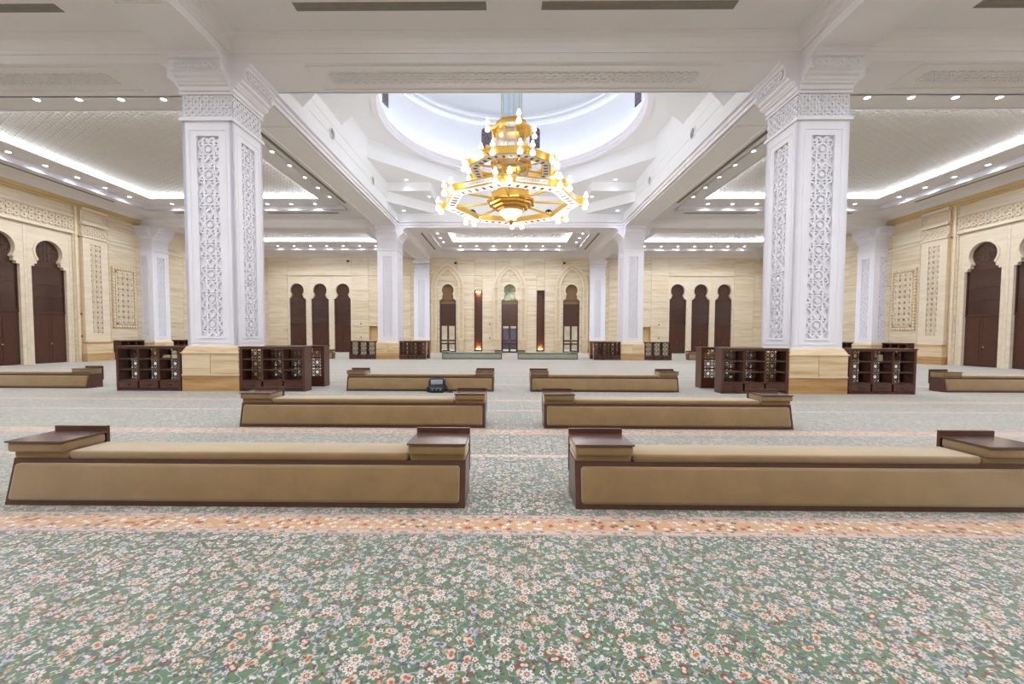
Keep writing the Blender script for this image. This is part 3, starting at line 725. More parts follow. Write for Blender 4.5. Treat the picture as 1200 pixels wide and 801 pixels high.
for yc, rn in ((Y1, 'near'), (Y2, 'far')):
    for a, b, nm in xs3: beam(a, yc-H2, b, yc+H2, 'white cross beam of the %s column row, %s span' % (rn, nm), 'x', (0 if nm != 'central' else (1 if rn == 'near' else -1)))
for s, nm in ((-1, 'left'), (1, 'right')):
    for a, b, rn in ((YR-0.2, Y1-H2, 'over the near bay'), (Y1+H2, Y2-H2, 'beside the dome'), (Y2+H2, YW, 'over the far bay')):
        beam(s*CX-H2, a, s*CX+H2, b, 'white lengthwise beam of the %s column line %s' % (nm, rn), 'y', (-s if rn == 'beside the dome' else 0))
# sloped cove moulding at the wall tops
for s, nm in ((-1, 'left'), (1, 'right')):
    pr = [(s*XW, 8.9), (s*(XW-0.3), 8.9), (s*(XW-0.45), 8.98), (s*(XW-0.75), ZS), (s*XW, ZS)]
    struct(MB().prism(pr, 'y', YR, YW).obj('trim_%s' % nm, 'ceiling_paint'), 'white cove moulding along the top of the %s wall' % nm, 'moulding')
pr = [(YW, 8.8), (YW-0.1, 8.8), (YW-0.35, 8.92), (YW-0.6, ZS), (YW, ZS)]
struct(MB().prism(pr, 'x', -XW, XW).obj('trim_back', 'ceiling_paint'), 'white cove moulding along the top of the far wall', 'moulding')

# ------------------------------------------------------------------ dome well
DY = 19.65; WH = CX-H2      # half opening in x
y0w, y1w = Y1+H2, Y2-H2
well = sempty('dome_well', 'white stepped square well rising under the dome', 'ceiling', (0, DY, 0))
yl0, yl1 = y0w-DY, y1w-DY
m = MB()
for o_, i_, z0, z1 in ((0.0, -0.06, 8.5, 8.58), (0.0, -0.12, 8.66, 8.74), (0.0, -0.2, 8.84, 8.92)):
    frame_boxes(m, (-WH-0.02, yl0-0.02, WH+0.02, yl1+0.02), (-WH-i_*0.6, yl0-i_*0.6, WH+i_*0.6, yl1+i_*0.6), z0, z1)
m.obj('rim_moulding', 'plaster', well)
frame_boxes(MB(), (-WH-0.3, yl0-0.3, WH+0.3, yl1+0.3), (-WH+0.03, yl0+0.03, WH-0.03, yl1-0.03), 8.9, 12.2).obj('well_wall', 'well_relief', well)
for z in (9.55, 10.02): frame_boxes(MB(), (-WH, yl0, WH, yl1), (-WH+0.05, yl0+0.05, WH-0.05, yl1-0.05), z, z+0.07).obj('well_string', 'well_paint', well)
for sx in (-1, 1):
    for sy, ye in ((-1, yl0), (1, yl1)):
        cx_, cy_ = sx*WH, ye
        tri = lambda g: [(cx_, cy_), (cx_-sx*g, cy_), (cx_, cy_-sy*g)]
        MB().prism(tri(2.45), 'z', 9.4, 10.0).obj('corner_squinch', 'well_paint', well)
        MB().box(min(cx_, cx_-sx*2.6), min(cy_, cy_-sy*2.45), 10.0, max(cx_, cx_-sx*2.6), max(cy_, cy_-sy*2.45), 10.55).obj('corner_block', 'well_relief', well)
        MB().prism(tri(5.85), 'z', 10.5, 11.15).obj('corner_arch', 'well_paint', well)
        MB().prism(tri(5.75), 'z', 11.15, 11.5).obj('corner_arch', 'well_paint', well)
RR = 6.0
sq = []
NSEG = 64
top = MB()
outer = []
for k in range(NSEG+1):
    a = 2*PI*k/NSEG; c, s_ = math.cos(a), math.sin(a); q = 1/max(abs(c), abs(s_)); outer.append((c*q*(WH+0.1), s_*q*(WH+0.1)))
inner = [(RR*math.cos(2*PI*k/NSEG), RR*math.sin(2*PI*k/NSEG)) for k in range(NSEG+1)]
top.ring(outer, inner, 'z', 11.5, 11.62); top.obj('ring_soffit', 'well_paint', well)
rp = MB(); rp.lathe([(RR+0.25, 11.42), (RR-0.02, 11.42), (RR-0.06, 11.5), (RR-0.02, 11.56), (RR-0.02, 11.68), (RR-0.1, 11.74), (RR-0.1, 11.86), (RR+0.02, 11.9), (RR+0.25, 11.9)], NSEG, cap=False); rp.obj('ring_moulding', 'plaster', well, 35)
# cove light behind the ring
cv = MB(); cv.lathe([(RR+0.2, 11.95), (RR+0.42, 11.95), (RR+0.42, 12.0), (RR+0.2, 12.0), (RR+0.2, 11.95)], NSEG, 0, 0, cap=False)
cvo = cv.obj('dome_cove_light', 'dome_light', loc=(0, DY, 0)); tag(cvo, 'glowing round cove light at the foot of the dome drum', 'cove light')
RD = 6.5
drum = sempty('dome', 'white dome on a round drum with arched windows', 'dome', (0, DY, 0))
MB().lathe([(RR+0.2, 11.86), (RD+0.1, 11.86)], NSEG, cap=False).obj('drum_ledge', 'well_paint', drum)
MB().lathe([(RD, 11.86), (RD, 14.4), (RD-0.12, 14.42), (RD-0.18, 14.55), (RD-0.1, 14.6), (RD-0.1, 14.75), (RD-0.25, 14.8), (RD-0.25, 14.95), (RD-0.05, 15.0)], NSEG, cap=False).obj('drum_wall', 'well_paint', drum, 35)
dp = [((RD-0.05)*math.cos(a), 15.0+6.2*math.sin(a)) for a in [PI/2*k/14 for k in range(15)]]
dp[-1] = (0.05, dp[-1][1])
MB().lathe(dp, NSEG, cap=False).obj('dome_shell', 'well_paint', drum, 60)
for k in range(3): MB().lathe([((RD-0.3)*math.cos(0.22+0.3*k)+0.15, 15.0+6.2*math.sin(0.22+0.3*k)), ((RD-0.3)*math.cos(0.22+0.3*k)+0.05, 15.06+6.2*math.sin(0.22+0.3*k)), ((RD-0.3)*math.cos(0.25+0.3*k)+0.22, 15.1+6.2*math.sin(0.25+0.3*k))], NSEG, cap=False).obj('dome_band', 'plaster', drum, 40)
wp = [(-0.32, 0), (0.32, 0)]+arc(0, 0.95, 0.32, 0, PI, 10)
wm = MB().prism(wp, 'y', -0.02, 0.03).mesh('window_pane', 'window_grille')
fo = [(0.4, 0)]+arc(0, 0.95, 0.4, 0, PI, 12)+[(-0.4, 0)]; fi_ = [(0.32, 0)]+arc(0, 0.95, 0.32, 0, PI, 12)+[(-0.32, 0)]
wf = MB().ring(fo, fi_, 'y', -0.06, 0.03).mesh('window_frame', 'well_paint')
for k, (deg, wl_) in enumerate(((103.2, 'far side, left of the chandelier rods'), (76.8, 'far side, right of the chandelier rods'), (166.8, 'left side, farther one'), (193.2, 'left side, nearer one'), (13.2, 'right side, farther one'), (-13.2, 'right side, nearer one'))):
    a = math.radians(deg)
    wd = sempty('window_%d' % (k+1), 'dark arched grille window in the dome drum, '+wl_, 'window', (RD*math.cos(a), DY+RD*math.sin(a), 13.02), a-PI/2)
    wd['group'] = 'dome drum windows'
    link('window_pane', wm, wd, (0, -0.02, 0)); link('window_frame', wf, wd)
wl = bpy.data.lights.new('well_light', 'SPOT'); wl.energy = LV['well']; wl.color = BLUE; wl.spot_size = math.radians(120); wl.spot_blend = 0.9; wl.shadow_soft_size = 0.08
for sx in (-1, 1):
    for (x, y, z, nm) in ((6.0, 24.2, 10.5, 'on the big arch of the far %s dome corner'), (4.95, 25.6, 10.0, 'under the square block of the far %s dome corner'), (6.7, 26.4, 9.4, 'under the small squinch of the far %s dome corner'), (6.4, 14.6, 10.5, 'on the big arch of the near %s dome corner'), (5.0, 13.6, 10.0, 'under the square block of the near %s dome corner')):
        downlight(sx*x, y, z-0.001, 'tiny downlight '+nm % ('left' if sx < 0 else 'right'), 'downlights in the dome well corners', wl)

# ------------------------------------------------------------------ columns
def make_lat(): 
    return lattice(0.56, 5.19, 0.667, 0.335, 0.027, 0.055, 'y', 0.07).mesh('lattice_panel', 'plaster')
lat_me = make_lat()
band_me = lattice(1.24, 0.54, 0.18, 0.108, 0.02, 0.03, 'y', 0.0, False).mesh('capital_lattice', 'plaster')
small_me = lattice(1.15, 0.2, 0.2, 0.125, 0.022, 0.03, 'y', 0.0, False).mesh('corbel_lattice', 'plaster')
def make_column():
    t = thing('column', 'x', 'column')
    h = H2
    # stone base
    MB().box(-h-0.1, -h-0.1, 0, h+0.1, h+0.1, 0.42).obj('plinth', 'stone_plinth', t)
    MB().box(-h-0.06, -h-0.06, 0.42, h+0.06, h+0.06, 1.0).obj('base_core', 'joint', t)
    MB().box(-h-0.11, -h-0.11, 0.42, h+0.11, h+0.11, 0.45).box(-h-0.12, -h-0.12, 1.0, h+0.12, h+0.12, 1.03).obj('base_bead', 'stone_carved', t)
    bl = MB().box(0.006, -0.04, 0.455, h+0.09, 0, 0.995).mesh('base_slab', 'stone_base')
    bl2 = MB().box(-h-0.09, -0.04, 0.455, -0.006, 0, 0.995).mesh('base_slab', 'stone_base')
    for k in range(4):
        a = k*PI/2; lx, ly = (h+0.06)*math.sin(a), -(h+0.06)*math.cos(a)
        link('base_slab', bl, t, (lx, ly, 0), (0, 0, a)); link('base_slab', bl2, t, (lx, ly, 0), (0, 0, a))
    m = MB(); m.add([(-h-0.1,-h-0.1,1.03),(h+0.1,-h-0.1,1.03),(h+0.1,h+0.1,1.03),(-h-0.1,h+0.1,1.03),(-h-0.02,-h-0.02,1.19),(h+0.02,-h-0.02,1.19),(h+0.02,h+0.02,1.19),(-h-0.02,h+0.02,1.19)], [(3,2,1,0),(4,5,6,7),(0,1,5,4),(1,2,6,5),(2,3,7,6),(3,0,4,7)])
    m.obj('base_cap', 'stone_base', t)
    # shaft: core plus framed faces leaving a recess for the lattice
    m = MB().box(-h+0.08, -h+0.08, 1.19, h-0.08, h-0.08, 7.03)
    fr = MB()
    q = 0.29
    fr.box(-h, -h, 1.19, -q, -h+0.08, 7.03).box(q, -h, 1.19, h, -h+0.08, 7.03).box(-q, -h, 1.19, q, -h+0.08, 1.45).box(-q, -h, 6.66, q, -h+0.08, 7.03)
    frm = fr.mesh('shaft_face', 'plaster')
    m.obj('shaft_core', 'plaster', t)
    bd = MB(); 
    for a, b, c, d in ((-0.47, 1.28, 0.47, 1.30), (-0.47, 6.80, 0.47, 6.82), (-0.49, 1.28, -0.47, 6.82), (0.47, 1.28, 0.49, 6.82)): bd.box(a, -h-0.012, b, c, -h, d)
    for a, b, c, d in ((-0.34, 1.40, 0.34, 1.42),): bd.box(a, -h-0.02, b, c, -h, d)
    bdm = bd.mesh('shaft_bead', 'plaster')
    for k in range(4):
        a = k*PI/2
        f = link('shaft_face', frm, t, (0, 0, 0), (0, 0, a)); link('shaft_bead', bdm, f)
        link('lattice_panel', lat_me, f, (0, -h+0.08, 1.46), (0, 0, 0), (1, -1, 1))
    # capital
    m = MB().box(-h-0.05, -h-0.05, 7.03, h+0.05, h+0.05, 7.1).box(-h-0.02, -h-0.02, 7.1, h+0.02, h+0.02, 7.14).box(-h+0.02, -h+0.02, 7.14, h-0.02, h-0.02, 7.7).box(-h-0.03, -h-0.03, 7.70, h+0.03, h+0.03, 7.76).box(-h, -h, 7.76, h, h, 8.5)
    m.obj('capital_block', 'plaster', t)
    # stepped corbels towards the four beams
    prof = [(h, 7.76), (h+0.06, 7.78), (h+0.06, 7.88), (h+0.12, 7.90), (h+0.12, 7.94), (h+0.17, 7.97), (h+0.17, 8.02), (h+0.26, 8.05), (h+0.28, 8.1), (h+0.36, 8.12), (h+0.36, 8.36), (h+0.42, 8.38), (h+0.42, 8.43), (h+0.50, 8.45), (h+0.50, 8.5), (h, 8.5)]
    cb = MB().prism([(-u, z) for u, z in prof], 'x', -h, h).mesh('corbel', 'plaster')
    for k in range(4):
        a = k*PI/2
        c = link('corbel', cb, t, (0, 0, 0), (0, 0, a))
        link('capital_lattice', band_me, t, (-(-h+0.02)*math.sin(a)*-1*-1 if False else (h-0.02)*math.sin(a), -(h-0.02)*math.cos(a), 7.15), (0, 0, a), (1, -1, 1))
        link('corbel_lattice', small_me, c, (0, -h-0.36, 8.14), (0, 0, 0), (1, -1, 1))
    return t
col0 = make_column()
spots = [(-CX, Y1, 'nearest white square column on the left, flanked by dark bookcases'), (CX, Y1, 'nearest white square column on the right, flanked by dark bookcases'),
         (-CX, Y2, 'far white column left of the central doors'), (CX, Y2, 'far white column right of the central doors'),
         (-24.0, Y2, 'white column half set into the left wall'), (24.0, Y2, 'white column half set into the right wall')]
for k, (x, y, lb) in enumerate(spots):
    if k == 0: col0.location = (x, y, 0); col0['label'] = lb; col0['group'] = 'white carved columns'
    else: dup(col0, (x, y, 0), 0, lb)
# slim pilasters on the far wall
for s, nm in ((-1, 'left'), (1, 'right')):
    t = thing('wall_pilaster', 'slim white pilaster on the far wall, %s of the central doors' % nm, 'pilaster', (s*8.125, YW, 0), 0, 'white pilasters on the far wall')
    MB().box(-0.74, -0.34, 0, 0.74, 0, 0.42).obj('plinth', 'stone_plinth', t); MB().box(-0.73, -0.33, 0.42, 0.73, 0, 1.19).obj('base_slab', 'stone_base', t)
    MB().box(-0.7, -0.25, 1.19, 0.7, 0, 8.5).obj('shaft_core', 'plaster', t)
    f = MB(); f.box(-0.725, -0.3, 1.19, -0.29, -0.25, 7.03).box(0.29, -0.3, 1.19, 0.725, -0.25, 7.03).box(-0.29, -0.3, 1.19, 0.29, -0.25, 1.45).box(-0.29, -0.3, 6.66, 0.29, -0.25, 7.03)
    f.obj('shaft_face', 'plaster', t)
    link('lattice_panel', lat_me, t, (0, -0.25, 1.46), (0, 0, 0), (1, -1, 1))
    MB().box(-0.76, -0.34, 7.03, 0.76, 0, 7.12).box(-0.74, -0.32, 7.7, 0.74, 0, 7.78).box(-0.76, -0.4, 7.95, 0.76, 0, 8.05).box(-0.78, -0.55, 8.2, 0.78, 0, 8.5).obj('capital', 'plaster', t)

# ------------------------------------------------------------------ benches (low upholstered back-rests with book desks at both ends)
def make_bench(fab):
    L = 3.95; hl = L/2
    t = thing('bench', 'x', 'bench')
    lean = 0.085
    MB().prism([(0.0, 0.0), (0.42, 0.0), (0.42, 0.385), (lean, 0.385)], 'x', -hl, hl).obj('frame', 'wood', t)
    a = math.atan2(lean, 0.385)
    me = rbox(-hl+0.05, -0.042, 0.045, hl-0.05, 0.05, 0.352, 0.028, fab, 'front_panel')
    link('front_panel', me, t, (0, 0, 0), (-a, 0, 0))
    me = rbox(-hl+0.5, lean-0.02, 0.383, hl-0.5, 0.42, 0.452, 0.025, fab, 'seat_cushion'); link('seat_cushion', me, t)
    w_ = 0.49
    se = rbox(-w_/2+0.004, lean-0.01, 0.383, w_/2-0.004, 0.42, 0.452, 0.024, fab, 'end_cushion')
    pad = rbox(-w_/2, 0.03, 0.448, w_/2, 0.415, 0.532, 0.02, fab, 'desk_pad')
    tp = MB().box(-w_/2-0.005, 0.02, 0.532, w_/2+0.005, 0.42, 0.546).mesh('desk_top', 'wood_desk')
    bb = MB().box(-w_/2-0.005, 0.42, 0.2, w_/2+0.005, 0.45, 0.595).mesh('back_board', 'wood')
    for s in (-1, 1):
        x = s*(hl-w_/2)
        link('end_cushion', se, t, (x, 0, 0)); d = link('desk_pad', pad, t, (x, 0, 0)); link('desk_top', tp, d); link('back_board', bb, d)
    return t
bt = make_bench('velvet'); bg = make_bench('velvet_green')
bl_ = [(-2.445, 3.46, 'long tan bench in the nearest row, left of the aisle'), (2.445, 3.46, 'long tan bench in the nearest row, right of the aisle'),
       (-2.445, 6.57, 'tan bench in the second row, left of the aisle'), (2.445, 6.57, 'tan bench in the second row, right of the aisle'),
       (-2.465, 11.03, 'tan bench in the third row with a black backpack leaning on it'), (2.465, 11.03, 'tan bench in the third row, right of the aisle'),
       (-13.7, 11.32, 'tan bench at the left edge beyond the bookcases'), (13.7, 11.32, 'tan bench at the right edge beyond the bookcases'),
       (-13.7, 27.3, 'tan bench far back on the left behind the bookcases'), (13.7, 27.3, 'tan bench far back on the right behind the bookcases')]
for k, (x, y, lb) in enumerate(bl_):
    if k == 0: bt.location = (x, y, 0); bt['label'] = lb; bt['group'] = 'tan benches'
    else: dup(bt, (x, y, 0), 0, lb)
for k, (x, lb) in enumerate(((-2.5, 'grey-green bench before the far doors, left of the aisle'), (2.5, 'grey-green bench before the far doors, right of the aisle'))):
    if k == 0: bg.location = (x, 27.3, 0); bg['label'] = lb; bg['group'] = 'grey-green benches'
    else: dup(bg, (x, 27.3, 0), 0, lb)

# ------------------------------------------------------------------ bookcases
def make_bookcase():
    W, D, H = 1.72, 0.36, 1.19; h = W/2
    t = thing('bookcase', 'x', 'bookcase')
    sp = MB().box(-0.03, 0.0, 0, 0.03, D, H-0.03).mesh('side_panel', 'wood')
    for s in (-1, 1): link('side_panel', sp, t, (s*(h-0.03), 0, 0))
    MB().box(-h-0.02, -0.02, H-0.03, h+0.02, D+0.02, H).box(-h, -0.005, H-0.075, h, 0.02, H-0.03).obj('top_board', 'wood', t)
    MB().box(-h+0.06, 0.02, 0, h-0.06, D-0.02, 0.06).obj('plinth', 'wood', t)
    cw = (W-0.12-0.08)/3
    xs_ = [-h+0.06+cw/2+i*(cw+0.04) for i in range(3)]
    dv = MB().box(-0.02, 0.01, 0.27, 0.02, D-0.02, H-0.075).mesh('divider', 'wood')
    for i in (0, 1): link('divider', dv, t, (xs_[i]+cw/2+0.02, 0, 0))
    z0, z1 = 0.30, 1.115; rh = (z1-z0-2*0.03)/3
    sh = MB().box(-h+0.06, 0.015, -0.03, h-0.06, D-0.02, 0).mesh('shelf', 'wood')
    zs_ = [z0+i*(rh+0.03) for i in range(3)]
    for z in zs_: link('shelf', sh, t, (0, 0, z))
    dr = MB().box(-cw/2+0.006, 0.0, 0.075, cw/2-0.006, 0.3, 0.262).mesh('drawer', 'wood'); hd = MB().tube((-0.05, -0.022, 0.17), (0.05, -0.022, 0.17), 0.014).box(-0.045, -0.02, 0.16, -0.035, 0.0, 0.18).box(0.035, -0.02, 0.16, 0.045, 0.0, 0.18).mesh('handle', 'black_plastic')
    bp = MB()
    fw, fh = cw*0.86, rh*0.94
    x_edges = [-h+0.06]
    bp_h = []
    for x in xs_:
        for z in zs_: bp_h.append((x-fw/2, z+rh/2-fh/2, x+fw/2, z+rh/2+fh/2))
    for (a, b, c, d) in rect_sub((-h+0.06, 0.06, h-0.06, H-0.03), bp_h): bp.box(a, D-0.02, b, c, D, d)
    back = bp.obj('back_panel', 'wood', t)
    lm = lattice(fw, fh, fh*0.99, fh*0.56, 0.011, 0.014, 'y', 0.0)
    lm = lm.mesh('lattice', 'wood')
    for x in xs_:
        for z in zs_: link('lattice', lm, back, (x, D-0.017, z+rh/2-fh/2))
        d = link('drawer', dr, t, (x, 0, 0)); link('handle', hd, d)
    return t
bc = make_bookcase()
ix, oxx = 6.32, 9.62
fy, ry = 10.85, 12.36
cases = [(-oxx, fy, 0, 'dark wooden bookcase left of the nearest left column, a carton on its top shelf'), (-ix, fy, 0, 'dark wooden bookcase right of the nearest left column, facing the viewer'),
         (-ix, ry, PI, 'dark bookcase behind the nearest left column with its lattice back showing'),
         (oxx, fy, 0, 'dark wooden bookcase right of the nearest right column with one book'), (ix, fy, 0, 'dark wooden bookcase left of the nearest right column, facing the viewer'),
         (ix, ry, PI, 'dark bookcase behind the nearest right column with its lattice back showing'),
         (-oxx, 26.95, 0, 'small-looking bookcase left of the far left column'), (-ix, 26.95, 0, 'bookcase right of the far left column'), (-ix, 28.5, PI, 'bookcase behind the far left column, nearly hidden'),
         (oxx, 26.95, 0, 'small-looking bookcase right of the far right column'), (ix, 26.95, 0, 'bookcase left of the far right column'), (ix, 28.5, PI, 'bookcase behind the far right column, nearly hidden'),
         (-23.72, 25.85, PI/2, 'bookcase against the left wall below the carved panel'), (23.72, 25.85, -PI/2, 'bookcase against the right wall below the carved panel'),
         (-23.72, 29.75, PI/2, 'bookcase on the left wall beyond the white wall column'), (23.72, 29.75, -PI/2, 'bookcase on the right wall beyond the white wall column')]
for k, (x, y, rz, lb) in enumerate(cases):
    if k == 0: bc.location = (x, y, 0); bc['label'] = lb; bc['group'] = 'dark wooden bookcases'
    else: dup(bc, (x, y, 0), rz, lb)
# things on the shelves
t = thing('carton', 'white and tan carton on the top shelf of the left bookcase', 'box', (-9.0, fy+0.16, 0.866))
MB().box(-0.065, -0.05, 0, 0.065, 0.05, 0.2).obj('carton_body', 'paper', t); MB().box(-0.066, -0.051, 0.09, 0.066, 0.051, 0.14).obj('carton_band', 'paper_tan', t)
t = thing('folded_cloth', 'folded tan cloth beside the carton in the left bookcase', 'cloth', (-9.2, fy+0.15, 0.87))
link('cloth_fold', rbox(-0.11, -0.08, 0, 0.11, 0.08, 0.045, 0.02, 'paper_tan', 'cloth_fold'), t); link('cloth_fold', rbox(-0.09, -0.07, 0.045, 0.10, 0.07, 0.08, 0.016, 'paper_tan', 'cloth_fold'), t)
t = thing('book', 'tan book leaning on the top shelf of the right bookcase', 'book', (9.66, fy+0.14, 0.866), 0.3)
MB().box(-0.075, -0.02, 0, 0.075, -0.016, 0.16).box(-0.075, 0.016, 0, 0.075, 0.02, 0.16).box(-0.079, -0.02, 0, -0.075, 0.02, 0.16).obj('cover', 'paper_tan', t); MB().box(-0.075, -0.016, 0.003, 0.07, 0.016, 0.157).obj('pages', 'paper', t)

# ------------------------------------------------------------------ backpack
t = thing('backpack', 'black and grey backpack leaning against the third-row bench', 'backpack', (-1.98, 10.93, 0), 0.06)
bo = rbox(-0.22, -0.14, 0.0, 0.22, 0.03, 0.37, 0.085, 'pack_fabric', 'body', 5); link('body', bo, t)
link('front_pocket', rbox(-0.20, -0.22, 0.0, 0.20, -0.1, 0.19, 0.05, 'pack_fabric', 'front_pocket', 4), t)
link('top_panel', rbox(-0.155, -0.155, 0.205, 0.155, -0.12, 0.335, 0.016, 'pack_grey', 'top_panel'), t)
MB().box(-0.16, -0.224, 0.12, 0.16, -0.218, 0.132).obj('zip', 'chrome', t)
for x in (-0.1, 0.0, 0.1): MB().box(x-0.012, -0.226, 0.07, x+0.012, -0.218, 0.1).obj('buckle', 'chrome', t)
hm = MB()
pts = [(-0.06, -0.04, 0.355), (-0.045, -0.04, 0.395), (0.045, -0.04, 0.395), (0.06, -0.04, 0.355)]
for a, b in zip(pts, pts[1:]): hm.tube(a, b, 0.012)
hm.obj('handle', 'pack_fabric', t)
sm_ = MB(); pts = [(0.2, -0.06, 0.2), (0.27, -0.08, 0.1), (0.31, -0.12, 0.02), (0.42, -0.13, 0.015)]
for a, b in zip(pts, pts[1:]): sm_.tube(a, b, 0.02)
sm_.obj('shoulder_strap', 'pack_fabric', t)
link('side_pocket', rbox(-0.27, -0.12, 0.0, -0.19, 0.0, 0.15, 0.03, 'pack_fabric', 'side_pocket'), t)

# ------------------------------------------------------------------ chandelier
ch = thing('chandelier', 'huge tiered octagonal gold chandelier with white globe lamps and glass lantern', 'chandelier', (0.0, DY, 0), math.radians(-6.0))
def oct_pts(R, rot): return [(R*math.cos(rot+k*PI/4), R*math.sin(rot+k*PI/4)) for k in range(8)]
lamp_me = MB(); lamp_me.lathe([(0.02, 0.02), (0.07, 0.03), (0.105, 0.09), (0.105, 0.15), (0.07, 0.2), (0.075, 0.22), (0.05, 0.29), (0.015, 0.32)], 12)
lamp_me.lathe([(0.02, -0.3), (0.1, -0.285), (0.125, -0.22), (0.1, -0.14), (0.05, -0.07), (0.025, -0.02)], 12)
lamp_me = lamp_me.mesh('globe_lamp', 'bulb_light', 70)
hold_me = MB().lathe([(0.04, -0.03), (0.06, -0.01), (0.06, 0.02), (0.04, 0.03)], 10).mesh('lamp_holder', 'gold')
cup_me = MB().lathe([(0.1, 0.195), (0.082, 0.21), (0.08, 0.218)], 8).mesh('lamp_collar', 'black_plastic')
def tier(R, rot, zb, hgt, bandw, nin, pair, lamp_off, script):
    po = oct_pts(R, rot); pi_ = oct_pts(R-bandw, rot)
    Ls = 2*R*math.sin(PI/8)
    ap = R*math.cos(PI/8)
    pm = MB().box(-Ls/2, -0.03, 0, Ls/2, 0.0, hgt).box(-Ls/2, -0.05, hgt-0.04, Ls/2, 0.0, hgt).box(-Ls/2, -0.05, 0.0, Ls/2, 0.0, 0.03).mesh('tier_panel', 'gold')
    ipm = MB().box(-Ls/2+bandw*0.42, -0.02, 0, Ls/2-bandw*0.42, 0.02, hgt*0.8).mesh('inner_panel', 'gold')
    tl = Ls/2; ti = Ls/2-bandw*math.tan(PI/8)
    bm_ = MB().prism([(-tl, 0), (tl, 0), (ti, bandw), (-ti, bandw)], 'z', -0.03, 0).mesh('under_band', 'white_enamel')
    inl = MB()
    for k in range(nin):
        x = (k-(nin-1)/2)*(Ls*0.88/nin); inl.box(x-0.055, bandw*0.22, -0.042, x+0.055, bandw*0.78, -0.029)
    inl = inl.mesh('inlay', 'inlay_brown')
    scr = MB().box(-Ls*0.28, -0.045, hgt*0.2, Ls*0.28, -0.03, hgt*0.8).mesh('script_panel', 'white_enamel')
    sb = MB()
    rg = random.Random(3)
    for k in range(16):
        x = -Ls*0.26+Ls*0.52*k/15; sb.bar2((x, hgt*(0.32+0.1*rg.random())), (x+0.05*(rg.random()-0.3), hgt*(0.5+0.2*rg.random())), 0.016, -0.05, -0.045)
    sb = sb.mesh('script_relief', 'gold_dark')
    for k in range(8):
        a = rot+(k+0.5)*PI/4
        pn = link('tier_panel', pm, ch, (ap*math.cos(a), ap*math.sin(a), zb), (0, 0, a+PI/2))
        link('under_band', bm_, pn); link('inlay', inl, pn)
        link('inner_panel', ipm, ch, ((ap-bandw)*math.cos(a), (ap-bandw)*math.sin(a), zb), (0, 0, a+PI/2))
        if script: s_ = link('script_panel', scr, pn); link('script_relief', sb, pn)
    for k in range(8):
        a = rot+k*PI/4; c, s_ = math.cos(a), math.sin(a)
        br = MB().box(-0.05, -0.05, zb-0.02, 0.28 if pair else lamp_off, 0.05, zb+hgt*0.9)
        if pair: br.box(0.2, -0.3, zb+0.1, 0.28, 0.3, zb+0.18)
        b = br.obj('bracket', 'gold', ch); b.location = (R*c, R*s_, 0); b.rotation_euler = (0, 0, a)
        for off in ((-0.28, 0.28) if pair else (0.0,)):
            lp = link('globe_lamp', lamp_me, ch, ((R+lamp_off)*c-off*s_, (R+lamp_off)*s_+off*c, zb+0.14))
            link('lamp_holder', hold_me, lp); link('lamp_collar', cup_me, lp)
RT = -PI/2
tier(3.12, RT, 7.56, 0.30, 0.42, 6, True, 0.30, True)
tier(1.92, RT+PI/8, 9.2, 0.34, 0.34, 4, True, 0.26, False)
# hub, bowl, finial
hb = MB(); hb.lathe([(0.52, 7.3), (0.62, 7.32), (0.66, 7.4), (0.8, 7.44), (0.84, 7.52), (0.98, 7.56), (1.02, 7.64), (1.14, 7.66), (1.16, 7.74), (0.95, 7.78)], 8, rot=RT+PI/8); hb.obj('hub', 'gold_dark', ch)
MB().lathe([(0.95, 7.76), (0.97, 7.8), (0.92, 7.84), (0.92, 8.08), (0.97, 8.12), (0.8, 8.14)], 8, rot=RT+PI/8).obj('hub_collar', 'gold', ch)
MB().lathe([(0.06, 6.84), (0.2, 6.92), (0.34, 7.06), (0.48, 7.2), (0.55, 7.31)], 16).obj('glass_bowl', 'bowl_light', ch)
rb = MB()
for k in range(8):
    a = k*PI/4; q = [(0.205, 6.92), (0.345, 7.06), (0.485, 7.2), (0.555, 7.31)]
    for (r0, z0), (r1, z1) in zip(q, q[1:]): rb.tube((r0*math.cos(a), r0*math.sin(a), z0), (r1*math.cos(a), r1*math.sin(a), z1), 0.012, 5)
rb.obj('bowl_rib', 'white_enamel', ch)
MB().lathe([(0.02, 6.7), (0.08, 6.74), (0.05, 6.8), (0.16, 6.84), (0.17, 6.9), (0.06, 6.93)], 12).obj('finial', 'gold_dark', ch, 40)
for k in range(8):
    a = RT+k*PI/4; c, s_ = math.cos(a), math.sin(a)
    am = MB().tube((1.0*c, 1.0*s_, 7.72), (2.9*c, 2.9*s_, 7.62), 0.055); am.ball((1.02*c, 1.02*s_, 7.72), 0.1, 8, 6).ball((2.8*c, 2.8*s_, 7.62), 0.09, 8, 6); am.obj('arm', 'gold', ch, 40)
    a = RT+PI/8+k*PI/4; c, s_ = math.cos(a), math.sin(a)
    MB().tube((0.8*c, 0.8*s_, 9.28), (1.75*c, 1.75*s_, 9.26), 0.045).ball((0.84*c, 0.84*s_, 9.28), 0.08, 8, 6).obj('arm', 'gold', ch, 40)
def lantern(R, z0, z1):
    r_ = RT+PI/8; ap = R*math.cos(PI/8); Ls = 2*R*math.sin(PI/8)
    pm = MB().box(-Ls/2+0.02, -0.008, z0, Ls/2-0.02, 0.008, z1).mesh('glass_pane', 'clear_glass'); mm = MB().tube((0, 0, z0), (0, 0, z1), 0.028, 6).mesh('mullion', 'gold')
    for k in range(8):
        a = r_+(k+0.5)*PI/4; link('glass_pane', pm, ch, (ap*math.cos(a), ap*math.sin(a), 0), (0, 0, a+PI/2))
        a = r_+k*PI/4; link('mullion', mm, ch, (R*math.cos(a), R*math.sin(a), 0))
lantern(0.82, 8.13, 9.42); lantern(0.7, 9.78, 10.96)
